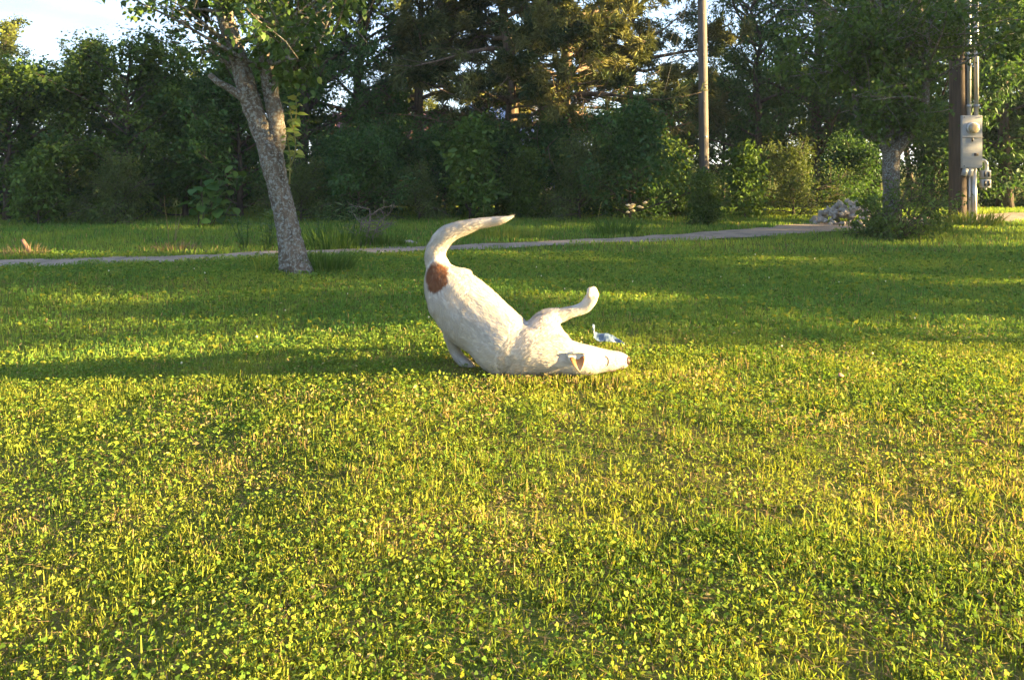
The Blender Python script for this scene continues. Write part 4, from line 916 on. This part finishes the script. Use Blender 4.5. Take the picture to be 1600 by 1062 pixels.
me = bpy.data.meshes.new('nose'); bm.to_mesh(me); bm.free(); me.materials.append(M_NOSE); link('nose', me, dog, c)
def line(name, pts, r, mat):
    p = np.array([hit(x, y, .001) for x, y in pts]); p, _ = smoothline(p, np.zeros(len(p)), 3); V, F = tube(p, np.r_[r * .4, np.full(len(p) - 2, r), r * .4], 6); g = Geo(); g.add(V, F); return link(name, g.mesh(name, mat, True), dog)
line('eyelid', [(945, 556), (949.5, 559.5), (951, 564), (950.5, 568), (948, 571.5)], .0018, M_LINE)
line('mouth_line', [(973, 573), (965, 577), (958, 579.5), (950, 580)], .0018, M_LINE)
for i, (x, y) in enumerate(((922, 453), (926, 450.5), (930, 451.5))):
    q = P(x, y, 3.54 + .02 * i); V, F = tube([q, q + [-.001, 0, .006], q + [-.005, 0, .010]], [.0035, .0028, .0008], 6); g = Geo(); g.add(V, F); link('claw', g.mesh('claw', M_NOSE, True), dog)
# ears: the near one flops open and shows its tan inside
def ear(base_a, base_b, tipp, Ys, sgn):
    n = 9; V = []; Vi = []
    A_, B_, T_ = P(*base_a, Ys), P(*base_b, Ys), P(*tipp, Ys - .012 * sgn)
    for i in range(n):
        u = i / (n - 1)
        for j in range(7):
            v = j / 6; a = A_ + (B_ - A_) * v; wv_ = (1 - u ** 1.6); m = (A_ + B_) / 2 + (T_ - (A_ + B_) / 2) * u
            q = m + (a - (A_ + B_) / 2) * wv_; q = q + np.array([0, -sgn, 0]) * (.012 * math.sin(u * 2.2) + .012 * (2 * v - 1) ** 2 * wv_); V.append(q)
    ii = np.arange(n * 7).reshape(n, 7); F = np.stack([ii[:-1, :-1], ii[1:, :-1], ii[1:, 1:], ii[:-1, 1:]], -1).reshape(-1, 4); V = np.array(V)
    g = Geo(); g.add(V, F, (.42, .39, .34)); e = link('ear', g.mesh('ear', M_COAT, True), dog); s_ = e.modifiers.new('thick', 'SOLIDIFY'); s_.thickness = .005; s_.offset = 0
    cen = V.mean(0); V2 = cen + (V - cen) * np.array([.76, 1, .80]) + np.array([.001, -sgn * .0062, -.003]); cu = np.repeat(np.linspace(0, 1, n), 7)[:, None]; ce = np.where(cu < .45, np.array([.16, .065, .028]) + (np.array([.40, .18, .07]) - np.array([.16, .065, .028])) * cu / .45, np.array([.40, .18, .07]) + (np.array([.46, .33, .22]) - np.array([.40, .18, .07])) * (cu - .45) / .55); g = Geo(); g.add(V2, F, ce); e2 = link('ear_lining', g.mesh('ear_lining', M_COAT, True), e); s_ = e2.modifiers.new('thick', 'SOLIDIFY'); s_.thickness = .002  # lining painted darker at the base, as the shade beneath the rim
    # folded white rim along the top of the ear
    r_ = [P(*base_a, Ys - .010 * sgn), P((base_a[0] * 2 + base_b[0]) / 3, base_a[1] - 2, Ys - .016 * sgn), P((base_a[0] + base_b[0] * 2) / 3, base_b[1] - 1, Ys - .015 * sgn), P(*base_b, Ys - .010 * sgn)]
    p, _ = smoothline(r_, np.zeros(4), 4); V, F = tube(p, np.r_[.003, np.full(len(p) - 2, .0065), .004], 8); g = Geo(); g.add(V, F, (.42, .39, .34)); link('ear_fold', g.mesh('ear_fold', M_COAT, True), e)
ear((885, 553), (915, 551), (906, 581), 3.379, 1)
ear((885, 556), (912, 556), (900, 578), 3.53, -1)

# ------------------------------------------------------------------ thin volume added over everything to imitate the lens veil
g = Geo(); g.add(*box((0, 0, 5.75), (6000, 6000, 15.5))); hz_m = bpy.data.materials.new('lens_veil_haze'); hz_m.use_nodes = True; nt = hz_m.node_tree; nt.nodes.remove(nt.nodes['Principled BSDF'])
pv = nt.nodes.new('ShaderNodeVolumePrincipled'); pv.inputs['Color'].default_value = (.62, .80, 1.0, 1); pv.inputs['Density'].default_value = .0007; pv.inputs['Anisotropy'].default_value = .2
nt.links.new(pv.outputs[0], nt.nodes['Material Output'].inputs['Volume']); stuff(link('lens_veil_haze', g.mesh('lens_veil_haze', hz_m)))
